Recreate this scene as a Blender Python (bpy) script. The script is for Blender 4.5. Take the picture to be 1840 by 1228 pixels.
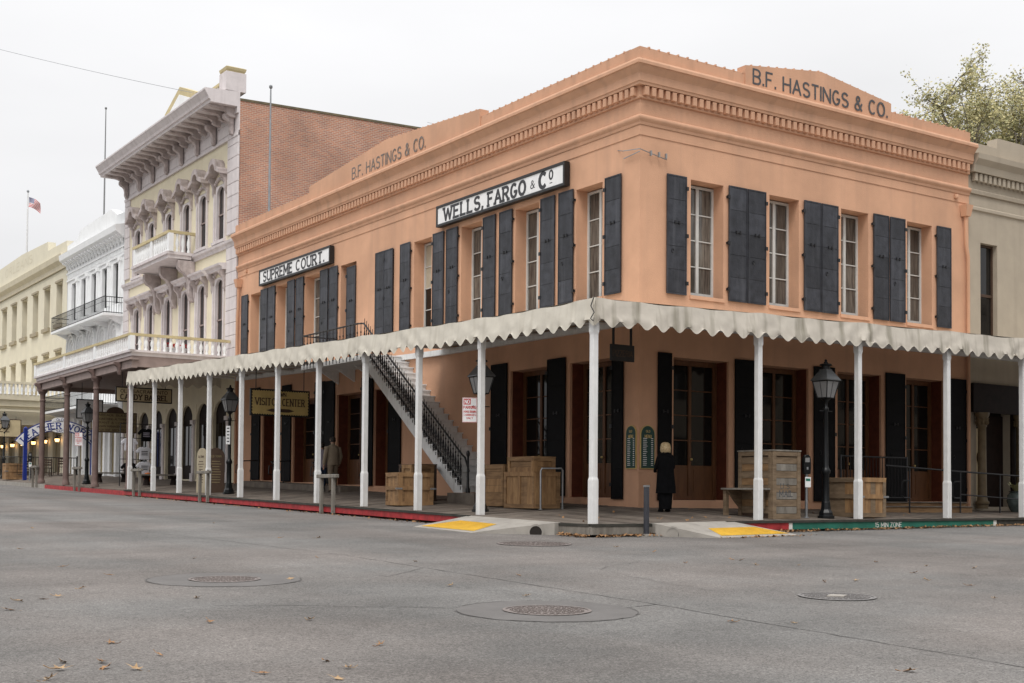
import bpy, bmesh, math, random
from mathutils import Vector, Matrix
random.seed(7)
R = math.radians
scene = bpy.context.scene
for o in list(bpy.data.objects):
    bpy.data.objects.remove(o)

# ------------------------------------------------------------ camera
cd = bpy.data.cameras.new('camera')
cam = bpy.data.objects.new('camera', cd)
scene.collection.objects.link(cam)
scene.camera = cam
yaw, pitch, roll = R(56.0), R(1.811), R(0.461)
fw = Vector((math.cos(yaw)*math.cos(pitch), math.sin(yaw)*math.cos(pitch), math.sin(pitch)))
rt = fw.cross(Vector((0, 0, 1))).normalized()
up = rt.cross(fw)
rt2 = rt*math.cos(roll) + up*math.sin(roll)
up2 = -rt*math.sin(roll) + up*math.cos(roll)
m = Matrix((rt2, up2, -fw)).transposed().to_4x4()
m.translation = Vector((-19.18, -23.12, 1.55))
cam.matrix_world = m
cd.sensor_width = 36.0
cd.lens = 36.0*2290.2/1840.0
cd.shift_y = 202.6/1840.0
cd.clip_end = 2000

# ------------------------------------------------------------ world: overcast sky
SUN_EL, SUN_AZ = R(57), R(224)        # azimuth of the sun measured like atan2(y, x)
w = bpy.data.worlds.new('World')
scene.world = w
w.use_nodes = True
nt = w.node_tree
nt.nodes.clear()
def wn(t, **k):
    n = nt.nodes.new(t)
    for a, b in k.items():
        setattr(n, a, b)
    return n
sky = wn('ShaderNodeTexSky', sky_type='NISHITA', sun_disc=False)
sky.sun_elevation = SUN_EL
sky.sun_rotation = R(90) - SUN_AZ
sky.air_density = 1.0
sky.dust_density = 4.0
bg1 = wn('ShaderNodeBackground'); bg1.inputs[1].default_value = 0.05
hs = wn('ShaderNodeHueSaturation'); hs.inputs['Saturation'].default_value = 0.12; hs.inputs['Value'].default_value = 0.2
nt.links.new(sky.outputs[0], hs.inputs['Color'])
nt.links.new(hs.outputs[0], bg1.inputs[0])
# cloud deck: brighter towards the zenith (CIE overcast), softly mottled
tc = wn('ShaderNodeTexCoord')
sep = wn('ShaderNodeSeparateXYZ'); nt.links.new(tc.outputs['Generated'], sep.inputs[0])
mx = wn('ShaderNodeMath', operation='MAXIMUM'); mx.inputs[1].default_value = 0.0
nt.links.new(sep.outputs['Z'], mx.inputs[0])
mul = wn('ShaderNodeMath', operation='MULTIPLY_ADD'); mul.inputs[1].default_value = 1.15; mul.inputs[2].default_value = 0.71
sq = wn('ShaderNodeMath', operation='MULTIPLY'); nt.links.new(mx.outputs[0], sq.inputs[0]); nt.links.new(mx.outputs[0], sq.inputs[1])
nt.links.new(sq.outputs[0], mul.inputs[0])
mp = wn('ShaderNodeMapping'); mp.inputs['Scale'].default_value = (1.5, 1.5, 5.0)
nt.links.new(tc.outputs['Generated'], mp.inputs[0])
nz = wn('ShaderNodeTexNoise'); nz.inputs['Scale'].default_value = 1.6; nz.inputs['Detail'].default_value = 5; nz.inputs['Roughness'].default_value = .45
nt.links.new(mp.outputs[0], nz.inputs['Vector'])
mr = wn('ShaderNodeMapRange'); mr.inputs[1].default_value = .3; mr.inputs[2].default_value = .7; mr.inputs[3].default_value = .93; mr.inputs[4].default_value = 1.07
nt.links.new(nz.outputs[0], mr.inputs[0])
m2 = wn('ShaderNodeMath', operation='MULTIPLY')
nt.links.new(mul.outputs[0], m2.inputs[0]); nt.links.new(mr.outputs[0], m2.inputs[1])
bg2 = wn('ShaderNodeBackground'); bg2.inputs[0].default_value = (.985, .985, 1.0, 1)
nt.links.new(m2.outputs[0], bg2.inputs[1])
ad = wn('ShaderNodeAddShader')
nt.links.new(bg1.outputs[0], ad.inputs[0]); nt.links.new(bg2.outputs[0], ad.inputs[1])
out = wn('ShaderNodeOutputWorld'); nt.links.new(ad.outputs[0], out.inputs[0])

sd = bpy.data.lights.new('sun', 'SUN'); sd.energy = 1.5; sd.angle = R(22); sd.color = (1, .97, .93)
sun = bpy.data.objects.new('sun', sd); scene.collection.objects.link(sun)
sv = Vector((math.cos(SUN_AZ)*math.cos(SUN_EL), math.sin(SUN_AZ)*math.cos(SUN_EL), math.sin(SUN_EL)))
sun.rotation_euler = sv.to_track_quat('Z', 'Y').to_euler()
scene.view_settings.view_transform = 'Standard'
scene.view_settings.look = 'None'
scene.view_settings.gamma = 1
scene.view_settings.exposure = 0.14

# ------------------------------------------------------------ ground heights
def rd(x, y): return .847 + .01*x + .0225*y            # asphalt plane
def bw(x, y):                                            # boardwalk top
    if y >= 0 and x <= 0:
        u = (x + 3.9)/3.9
        return (1-u)*(1.06 + .0215*y) + u*(1.27 + .026*y)
    if x >= 0:
        v = (y + 3.3)/3.3
        return (1-v)*(1.03 + .003*x) + v*(1.27 - .006*x)
    u = (x + 3.9)/3.9; v = (y + 3.3)/3.3
    return (1-u)*(1-v)*.98 + u*(1-v)*1.03 + (1-u)*v*1.06 + u*v*1.27

# ------------------------------------------------------------ materials
MATS = {}
def mat(name, col, rough=.7, var=.15, scale=3.0, bump=.0, bscale=60., metal=0., spec=.4, col2=None, detail=6, stretch=(1, 1, 1), emit=None, streak=None, rnd=0):
    """procedural surface: base colour mottled by noise, optional second colour, fine relief, vertical streaks"""
    if name in MATS: return MATS[name]
    mt = bpy.data.materials.new(name); mt.use_nodes = True
    n = mt.node_tree.nodes; l = mt.node_tree.links
    b = n['Principled BSDF']
    b.inputs['Roughness'].default_value = rough
    b.inputs['Metallic'].default_value = metal
    b.inputs['Specular IOR Level'].default_value = spec
    t = n.new('ShaderNodeTexCoord'); mp = n.new('ShaderNodeMapping'); mp.inputs['Scale'].default_value = stretch
    g = n.new('ShaderNodeNewGeometry')
    l.new(g.outputs['Position'], mp.inputs[0])
    nz = n.new('ShaderNodeTexNoise'); nz.inputs['Scale'].default_value = scale; nz.inputs['Detail'].default_value = detail; nz.inputs['Roughness'].default_value = .6
    l.new(mp.outputs[0], nz.inputs['Vector'])
    rp = n.new('ShaderNodeValToRGB')
    c2 = col2 or tuple(c*(1-var) for c in col)
    c1 = col if col2 else tuple(min(1, c*(1+var*.6)) for c in col)
    rp.color_ramp.elements[0].position = .34; rp.color_ramp.elements[1].position = .66
    rp.color_ramp.elements[0].color = (*c2, 1); rp.color_ramp.elements[1].color = (*c1, 1)
    l.new(nz.outputs[0], rp.inputs[0])
    last = rp.outputs[0]
    if streak:
        sc, amt, scol = streak
        mp2 = n.new('ShaderNodeMapping'); mp2.inputs['Scale'].default_value = (sc, sc, sc*.06)
        l.new(g.outputs['Position'], mp2.inputs[0])
        n2 = n.new('ShaderNodeTexNoise'); n2.inputs['Scale'].default_value = 1.; n2.inputs['Detail'].default_value = 4
        l.new(mp2.outputs[0], n2.inputs['Vector'])
        r2 = n.new('ShaderNodeMapRange'); r2.inputs[1].default_value = .51; r2.inputs[2].default_value = .72; r2.inputs[3].default_value = 0; r2.inputs[4].default_value = amt
        l.new(n2.outputs[0], r2.inputs[0])
        mxn = n.new('ShaderNodeMix'); mxn.data_type = 'RGBA'
        l.new(r2.outputs[0], mxn.inputs[0]); l.new(last, mxn.inputs[6]); mxn.inputs[7].default_value = (*scol, 1)
        last = mxn.outputs[2]
    if rnd:
        oi = n.new('ShaderNodeObjectInfo'); r3 = n.new('ShaderNodeMapRange'); r3.inputs[3].default_value = 1-rnd; r3.inputs[4].default_value = 1+rnd
        l.new(oi.outputs['Random'], r3.inputs[0]); m3 = n.new('ShaderNodeMix'); m3.data_type = 'RGBA'; m3.blend_type = 'MULTIPLY'; m3.inputs[0].default_value = 1
        l.new(last, m3.inputs[6]); l.new(r3.outputs[0], m3.inputs[7]); last = m3.outputs[2]
    l.new(last, b.inputs['Base Color'])
    if bump:
        n3 = n.new('ShaderNodeTexNoise'); n3.inputs['Scale'].default_value = bscale; n3.inputs['Detail'].default_value = 4
        l.new(mp.outputs[0], n3.inputs['Vector'])
        bp = n.new('ShaderNodeBump'); bp.inputs['Strength'].default_value = bump; bp.inputs['Distance'].default_value = .02
        l.new(n3.outputs[0], bp.inputs['Height']); l.new(bp.outputs[0], b.inputs['Normal'])
    if emit:
        b.inputs['Emission Color'].default_value = (*emit[0], 1); b.inputs['Emission Strength'].default_value = emit[1]
    MATS[name] = mt
    return mt

OR = (.62, .355, .225)
mat('stucco', OR, .85, .13, .6, .35, 40, streak=(2.6, .42, (.46, .275, .185)))
mat('stucco_trim', (.60, .345, .22), .85, .07, 2, .2, 50, streak=(3, .30, (.30, .19, .13)))
mat('iron_shutter', (.032, .034, .042), .5, .35, 5, .2, 25, spec=.35, streak=(8, .5, (.075, .078, .09)), rnd=.3)
mat('iron_dark', (.012, .012, .014), .45, .2, 6, .1, 40)
mat('black_shutter', (.006, .006, .007), .7, .2, 6, .1, 40, spec=.15)
mat('white_paint', (.74, .74, .73), .55, .07, 5, .1, 40, streak=(9, .35, (.45, .42, .38)))
mat('window_white', (.58, .575, .55), .5, .08, 6)
mat('brown_wood', (.13, .055, .022), .5, .3, 7, .15, 30, stretch=(1, 1, .2))
mat('red_wood', (.13, .035, .018), .55, .25, 6, .1, 30)
mat('glass_dark', (.010, .0095, .009), .04, .3, 1.2, spec=.35)
mat('glass_blind', (.15, .135, .115), .06, .25, 2.5, spec=.5, col2=(.045, .04, .036), stretch=(6, 6, .6), rnd=.4)
mat('blind_cream', (.48, .42, .32), .5, .1, 4)
mat('sign_white', (.80, .80, .80), .4, .05, 3, streak=(4, .12, (.5, .48, .45)))
mat('sign_ink', (.045, .045, .05), .6, .3, 9)
mat('paint_grey', (.085, .085, .09), .8, .2, 8)
mat('paint_faded', (.19, .165, .15), .8, .3, 6)
mat('worn_cover', (.19, .18, .175), .8, .15, 4, .3, 60)
mat('sign_black', (.018, .017, .017), .45, .2, 5)
mat('sign_tan', (.56, .46, .28), .55, .1, 4)
mat('sign_gold', (.55, .41, .16), .5, .12, 5)
mat('sign_olive', (.23, .18, .09), .55, .12, 5)
mat('sign_brown', (.07, .04, .025), .6, .2, 5)
mat('sign_green', (.015, .055, .045), .5, .15, 4)
mat('sign_blue', (.012, .03, .22), .45, .15, 5)
mat('sign_red', (.55, .02, .02), .45, .1, 5)
mat('asphalt_patch', (.138, .130, .124), .85, .12, 3, .5, 120)
mat('cast_iron', (.215, .185, .172), .6, .25, 12, .3, 60, metal=.3)
mat('concrete', (.34, .315, .28), .85, .16, 2.2, .3, 70, streak=(3, .3, (.17, .155, .14)))
mat('tactile_yellow', (.68, .44, .06), .6, .12, 5, .2, 60)
mat('plank', (.155, .125, .10), .85, .35, 2.5, .35, 40, col2=(.085, .07, .058), rnd=.25)
mat('plank_pale', (.19, .16, .13), .85, .3, 2.5, .35, 40, col2=(.11, .09, .075))
mat('plank_edge', (.055, .05, .042), .9, .4, 4, .3, 40, col2=(.028, .028, .022))
mat('grey_wood', (.25, .23, .20), .85, .3, 6, .3, 40, col2=(.14, .125, .105), stretch=(1, 1, .25))
mat('crate_wood', (.36, .215, .10), .75, .3, 7, .25, 40, col2=(.20, .11, .05), stretch=(1, 1, .3))
mat('crate_wood_b', (.29, .175, .085), .75, .3, 7, .25, 40, col2=(.16, .09, .042), stretch=(.3, .3, 1.6))
mat('mail_wood', (.23, .165, .105), .8, .3, 7, .3, 40, col2=(.13, .09, .055), stretch=(.4, .4, 2))
mat('curb_red', (.38, .028, .032), .6, .4, 5, .15, 40, streak=(3, .25, (.14, .03, .03)))
mat('curb_green', (.018, .15, .105), .6, .2, 3, .15, 40, streak=(3, .3, (.02, .06, .045)))
mat('curb_white', (.7, .7, .66), .6, .12, 5)
mat('canvas', (.60, .56, .48), .9, .08, 2.5, .3, 6, streak=(4.5, .4, (.34, .305, .24)))
mat('canvas_mildew', (.56, .515, .445), .9, .1, 2.5, .3, 6, streak=(3.0, .9, (.15, .135, .09)))
mat('lamp_black', (.006, .007, .008), .35, .2, 6, spec=.3)
mat('lamp_roof', (.12, .125, .13), .3, .2, 6, metal=.5)
mat('lamp_glass', (.22, .22, .22), .15, .12, 3)
mat('galv', (.30, .31, .32), .4, .15, 8, metal=.6)
mat('cream_wall', (.74, .67, .50), .85, .06, 1.2, .15, 40, streak=(2, .18, (.52, .44, .30)))
mat('lavender', (.655, .605, .60), .75, .08, 3, .15, 40, streak=(4, .35, (.34, .29, .28)))
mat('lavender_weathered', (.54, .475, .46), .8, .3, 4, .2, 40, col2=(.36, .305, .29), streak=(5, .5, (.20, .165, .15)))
mat('lavender_dark', (.29, .225, .205), .75, .15, 3, .15, 40)
mat('ochre_rail', (.55, .46, .26), .75, .12, 3)
mat('white_building', (.84, .85, .85), .8, .05, 2, .1, 40, streak=(3, .2, (.55, .55, .54)))
mat('orleans_cream', (.70, .65, .51), .85, .06, 1.2, .1, 40)
mat('orleans_trim', (.62, .56, .42), .8, .08, 2)
mat('stone_sill', (.36, .31, .22), .85, .12, 3)
mat('tan_stucco', (.42, .36, .28), .85, .07, 1.4, .2, 45, streak=(2.5, .25, (.24, .20, .155)))
mat('gallery_brown', (.17, .115, .10), .7, .2, 4)
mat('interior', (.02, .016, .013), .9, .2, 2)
mat('roofing', (.16, .15, .145), .9, .2, 2)
mat('storefront_wood', (.018, .011, .009), .6, .25, 5, spec=.12)
mat('column_gold', (.15, .11, .06), .5, .2, 6)
mat('bark', (.25, .22, .18), .9, .35, 4, .5, 20)
mat('leaf_olive', (.33, .32, .15), .6, .25, 3)
mat('leaf_yellow', (.52, .46, .22), .6, .25, 3)
mat('leaf_fallen', (.36, .20, .085), .7, .4, 30, col2=(.17, .085, .04))
mat('leaf_pale', (.45, .31, .17), .7, .4, 30, col2=(.26, .16, .08))
mat('skin', (.50, .30, .21), .5, .1, 9)
mat('cloth_black', (.007, .007, .008), .9, .3, 9, .3, 20, spec=.08)
mat('cloth_tan', (.29, .235, .17), .85, .15, 9, .2, 30)
mat('cloth_khaki', (.20, .155, .11), .85, .15, 9, .2, 30)
mat('cloth_lilac', (.35, .33, .40), .85, .12, 9, .2, 30)
mat('cloth_denim', (.045, .075, .15), .85, .2, 9, .2, 30)
mat('cloth_white', (.62, .62, .66), .85, .1, 9, .2, 30)
mat('hair_blond', (.74, .60, .38), .5, .25, 30, col2=(.46, .33, .17), bump=.6, bscale=60)
mat('hair_dark', (.02, .014, .010), .5, .3, 30)
mat('vase_glaze', (.10, .125, .12), .25, .4, 5)
mat('flag_red', (.50, .04, .05), .8, .1, 5)
mat('flag_white', (.70, .68, .66), .8, .05, 5)
mat('flag_blue', (.25, .25, .33), .8, .1, 5)
mat('lamp_flame', (.9, .55, .25), .5, emit=((1, .55, .2), 4.0))
mat('warm_picture', (.42, .28, .10), .5, .5, 7, col2=(.07, .03, .015), emit=((.6, .35, .1), .12))
mat('orange_bag', (.55, .15, .03), .7, .2, 5)
mat('red_flower', (.62, .02, .03), .6, .2, 9)

def brick_mat():
    mt = bpy.data.materials.new('brickwork'); mt.use_nodes = True
    n = mt.node_tree.nodes; l = mt.node_tree.links; b = n['Principled BSDF']
    g = n.new('ShaderNodeNewGeometry'); s = n.new('ShaderNodeSeparateXYZ'); c = n.new('ShaderNodeCombineXYZ')
    l.new(g.outputs['Position'], s.inputs[0]); l.new(s.outputs['X'], c.inputs[0]); l.new(s.outputs['Z'], c.inputs[1])
    bt = n.new('ShaderNodeTexBrick')
    bt.inputs['Scale'].default_value = 1.0; bt.inputs['Brick Width'].default_value = .215; bt.inputs['Row Height'].default_value = .075
    bt.inputs['Mortar Size'].default_value = .011; bt.inputs['Mortar Smooth'].default_value = .2; bt.inputs['Bias'].default_value = -.15
    bt.inputs['Color1'].default_value = (.48, .215, .135, 1); bt.inputs['Color2'].default_value = (.33, .165, .125, 1); bt.inputs['Mortar'].default_value = (.52, .41, .32, 1)
    l.new(c.outputs[0], bt.inputs['Vector'])
    nz = n.new('ShaderNodeTexNoise'); nz.inputs['Scale'].default_value = .55; nz.inputs['Detail'].default_value = 7; l.new(g.outputs['Position'], nz.inputs['Vector'])
    r = n.new('ShaderNodeMapRange'); r.inputs[1].default_value = .3; r.inputs[2].default_value = .7; r.inputs[3].default_value = .72; r.inputs[4].default_value = 1.18; l.new(nz.outputs[0], r.inputs[0])
    mx = n.new('ShaderNodeMix'); mx.data_type = 'RGBA'; mx.blend_type = 'MULTIPLY'; mx.inputs[0].default_value = 1
    l.new(bt.outputs[0], mx.inputs[6]); l.new(r.outputs[0], mx.inputs[7]); l.new(mx.outputs[2], b.inputs['Base Color'])
    bp = n.new('ShaderNodeBump'); bp.inputs['Strength'].default_value = .6; bp.inputs['Distance'].default_value = .01; bp.invert = True
    l.new(bt.outputs['Fac'], bp.inputs['Height']); l.new(bp.outputs[0], b.inputs['Normal']); b.inputs['Roughness'].default_value = .9
    MATS['brickwork'] = mt
brick_mat()

def asphalt_mat():
    mt = bpy.data.materials.new('asphalt'); mt.use_nodes = True
    n = mt.node_tree.nodes; l = mt.node_tree.links; b = n['Principled BSDF']; b.inputs['Roughness'].default_value = .88
    b.inputs['Specular IOR Level'].default_value = .25
    g = n.new('ShaderNodeNewGeometry')
    def noise(sc, det, rough=.6):
        q = n.new('ShaderNodeTexNoise'); q.inputs['Scale'].default_value = sc; q.inputs['Detail'].default_value = det; q.inputs['Roughness'].default_value = rough
        l.new(g.outputs['Position'], q.inputs['Vector']); return q.outputs[0]
    def rng(src, a, bb, c, d):
        q = n.new('ShaderNodeMapRange'); q.inputs[1].default_value = a; q.inputs[2].default_value = bb; q.inputs[3].default_value = c; q.inputs[4].default_value = d
        l.new(src, q.inputs[0]); return q.outputs[0]
    def mul(a, bb):
        q = n.new('ShaderNodeMath'); q.operation = 'MULTIPLY'; l.new(a, q.inputs[0]); l.new(bb, q.inputs[1]); return q.outputs[0]
    v = mul(rng(noise(.35, 4), .34, .66, .84, 1.14), rng(noise(1.7, 6, .7), .3, .7, .90, 1.08))
    mpw = n.new('ShaderNodeMapping'); mpw.inputs['Scale'].default_value = (.55, .035, 1); mpw.inputs['Rotation'].default_value = (0, 0, R(4)); l.new(g.outputs['Position'], mpw.inputs[0])
    tw = n.new('ShaderNodeTexNoise'); tw.inputs['Scale'].default_value = 1.; tw.inputs['Detail'].default_value = 3; l.new(mpw.outputs[0], tw.inputs['Vector'])
    mpx = n.new('ShaderNodeMapping'); mpx.inputs['Scale'].default_value = (.05, .6, 1); l.new(g.outputs['Position'], mpx.inputs[0])
    tx = n.new('ShaderNodeTexNoise'); tx.inputs['Scale'].default_value = 1.; tx.inputs['Detail'].default_value = 3; l.new(mpx.outputs[0], tx.inputs['Vector'])
    v = mul(v, rng(tw.outputs[0], .35, .65, .86, 1.10)); v = mul(v, rng(tx.outputs[0], .35, .65, .90, 1.08))
    v = mul(v, rng(noise(6, 5, .75), .58, .75, 1.0, .72))
    v = mul(v, rng(noise(60, 3, .8), .36, .64, .52, 1.48)); v = mul(v, rng(noise(24, 2, .6), .36, .64, .84, 1.16))
    vo = n.new('ShaderNodeTexVoronoi'); vo.inputs['Scale'].default_value = 38; l.new(g.outputs['Position'], vo.inputs['Vector'])
    v = mul(v, rng(vo.outputs['Distance'], .0, .22, 1.5, 1.0))
    rp = n.new('ShaderNodeMix'); rp.data_type = 'RGBA'; rp.blend_type = 'MULTIPLY'; rp.inputs[0].default_value = 1
    tint = n.new('ShaderNodeValToRGB'); tint.color_ramp.elements[0].color = (.162, .147, .136, 1); tint.color_ramp.elements[1].color = (.151, .146, .139, 1)
    tint.color_ramp.elements[0].position = .4; tint.color_ramp.elements[1].position = .6
    l.new(noise(.22, 3), tint.inputs[0])
    l.new(tint.outputs[0], rp.inputs[6]); l.new(v, rp.inputs[7]); l.new(rp.outputs[2], b.inputs['Base Color'])
    bp = n.new('ShaderNodeBump'); bp.inputs['Strength'].default_value = .55; bp.inputs['Distance'].default_value = .012
    l.new(noise(95, 3, .8), bp.inputs['Height']); l.new(bp.outputs[0], b.inputs['Normal'])
    MATS['asphalt'] = mt
asphalt_mat()

# ------------------------------------------------------------ mesh builder
COL = scene.collection
class MB:
    def __init__(s): s.v = []; s.f = []; s.mi = []; s.cur = 0
    def add(s, vs, fs):
        k = len(s.v); s.v += [Vector(p) for p in vs]
        for f in fs: s.f.append([i + k for i in f]); s.mi.append(s.cur)
        return s
    def box(s, x0, x1, y0, y1, z0, z1, M=None):
        vs = [Vector((x, y, z)) for z in (z0, z1) for y in (y0, y1) for x in (x0, x1)]
        if M is not None: vs = [M @ p for p in vs]
        return s.add(vs, [(0, 2, 3, 1), (4, 5, 7, 6), (0, 1, 5, 4), (2, 6, 7, 3), (0, 4, 6, 2), (1, 3, 7, 5)])
    def hexa(s, p):          # 8 corners: bottom ring of 4, top ring of 4
        return s.add(p, [(3, 2, 1, 0), (4, 5, 6, 7), (0, 1, 5, 4), (1, 2, 6, 5), (2, 3, 7, 6), (3, 0, 4, 7)])
    def quad(s, *p): return s.add(p, [tuple(range(len(p)))])
    def prism(s, poly, vec):  # poly: list of 3D points, extruded by vec
        n = len(poly); vec = Vector(vec)
        vs = [Vector(p) for p in poly] + [Vector(p) + vec for p in poly]
        return s.add(vs, [tuple(range(n))[::-1], tuple(range(n, 2*n))] + [(i, (i+1) % n, n+(i+1) % n, n+i) for i in range(n)])
    def tube(s, pts, r, n=6, cap=True):
        pts = [Vector(p) for p in pts]; rs = r if isinstance(r, (list, tuple)) else [r]*len(pts)
        vs = []; a = None
        for i, p in enumerate(pts):
            d = (pts[min(i+1, len(pts)-1)] - pts[max(i-1, 0)])
            d = d.normalized() if d.length > 1e-9 else Vector((0, 0, 1))
            if a is None:
                a = d.orthogonal().normalized()
            else:
                a = (a - d*a.dot(d)); a = a.normalized() if a.length > 1e-6 else d.orthogonal().normalized()
            b = d.cross(a)
            for k in range(n):
                t = 2*math.pi*(k+.5)/n
                vs.append(p + (a*math.cos(t) + b*math.sin(t))*rs[i])
        fs = [(i*n+k, i*n+(k+1) % n, (i+1)*n+(k+1) % n, (i+1)*n+k) for i in range(len(pts)-1) for k in range(n)]
        if cap: fs += [tuple(range(n))[::-1], tuple(range((len(pts)-1)*n, len(pts)*n))]
        return s.add(vs, fs)
    def lathe(s, prof, c=(0, 0, 0), n=12, sx=1, sy=1, rot=0):   # prof: (r, z)
        c = Vector(c); vs = []
        for r, z in prof:
            for k in range(n):
                t = 2*math.pi*k/n + rot
                vs.append(c + Vector((r*math.cos(t)*sx, r*math.sin(t)*sy, z)))
        m_ = len(prof)
        fs = [(i*n+k, i*n+(k+1) % n, (i+1)*n+(k+1) % n, (i+1)*n+k) for i in range(m_-1) for k in range(n)]
        fs += [tuple(range(n))[::-1], tuple(range((m_-1)*n, m_*n))]
        return s.add(vs, fs)
    def mesh(s, name, mats, off=None, smooth=False, bevel=0):
        me = bpy.data.meshes.new(name)
        vs = s.v if off is None else [p - off for p in s.v]
        me.from_pydata([tuple(p) for p in vs], [], s.f)
        mats = mats if isinstance(mats, (list, tuple)) else [mats]
        for q in mats: me.materials.append(MATS[q])
        me.polygons.foreach_set('material_index', s.mi)
        bm = bmesh.new(); bm.from_mesh(me)
        bmesh.ops.recalc_face_normals(bm, faces=bm.faces)
        if bevel:
            bmesh.ops.bevel(bm, geom=bm.edges[:], offset=bevel, segments=1, affect='EDGES', clamp_overlap=True)
        bm.to_mesh(me); bm.free()
        if smooth:
            me.polygons.foreach_set('use_smooth', [True]*len(me.polygons))
            if hasattr(me, 'set_sharp_from_angle'): me.set_sharp_from_angle(angle=R(45))
        return me
    def build(s, name, mats, parent=None, smooth=False, bevel=0, world=True):
        off = None
        if parent is not None and world:
            off = wloc(parent)
        return link(name, s.mesh(name, mats, off, smooth, bevel), parent)
def wloc(o):
    p = Vector((0, 0, 0))
    while o is not None:
        p += o.location; o = o.parent
    return p
def link(name, me, parent=None, loc=None, rot=None, scale=None):
    o = bpy.data.objects.new(name, me); COL.objects.link(o); o.parent = parent
    if loc is not None: o.location = loc
    if rot is not None: o.rotation_euler = rot
    if scale is not None: o.scale = scale
    return o
def tag(o, label=None, cat=None, group=None, kind=None):
    if label: o['label'] = label
    if cat: o['category'] = cat
    if group: o['group'] = group
    if kind: o['kind'] = kind
    return o
def thing(name, label, cat, loc=(0, 0, 0), rz=0, group=None):
    o = bpy.data.objects.new(name, None); COL.objects.link(o); o.empty_display_size = .2
    o.location = loc; o.rotation_euler = (0, 0, rz)
    return tag(o, label, cat, group)
def copy_tree(o, parent=None):
    c = o.copy(); COL.objects.link(c); c.parent = parent
    for ch in list(o.children): copy_tree(ch, c)
    return c
class Fr:
    """facade frame: u runs along the wall, z up, d outwards"""
    def __init__(s, o, u, d): s.o = Vector(o); s.u = Vector(u); s.d = Vector(d)
    def p(s, u, z, d=0): return s.o + s.u*u + s.d*d + Vector((0, 0, z))
    def box(s, mb, u0, u1, z0, z1, d0, d1):
        q = s.p
        mb.hexa([q(u0, z0, d0), q(u1, z0, d0), q(u1, z0, d1), q(u0, z0, d1), q(u0, z1, d0), q(u1, z1, d0), q(u1, z1, d1), q(u0, z1, d1)])
    def poly(s, mb, pts, d0, d1):       # pts: (u, z)
        mb.prism([s.p(u, z, d0) for u, z in pts], s.d*(d1-d0))
    def prof(s, mb, pts, u0, u1):       # pts: (d, z) profile run along u
        mb.prism([s.p(u0, z, d) for d, z in pts], s.u*(u1-u0))
    def wall(s, mb, u0, u1, z0, z1, ops, depth=.4):
        us = sorted({u0, u1, *[a for o in ops for a in o[:2]]}); zs = sorted({z0, z1, *[a for o in ops for a in o[2:4]]})
        for i in range(len(us)-1):
            for j in range(len(zs)-1):
                uc = (us[i]+us[i+1])/2; zc = (zs[j]+zs[j+1])/2
                if any(o[0] < uc < o[1] and o[2] < zc < o[3] for o in ops): continue
                mb.quad(s.p(us[i], zs[j]), s.p(us[i+1], zs[j]), s.p(us[i+1], zs[j+1]), s.p(us[i], zs[j+1]))
        for a, b, c, d in [o[:4] for o in ops]:
            for (p0, p1) in (((a, c), (a, d)), ((a, d), (b, d)), ((b, d), (b, c)), ((b, c), (a, c))):
                mb.quad(s.p(*p0), s.p(*p1), s.p(*p1, -depth), s.p(*p0, -depth))
LF = Fr((0, 0, 0), (0, 1, 0), (-1, 0, 0))      # the long street side on the left
RF = Fr((0, 0, 0), (1, 0, 0), (0, -1, 0))      # the short side on the right

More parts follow.
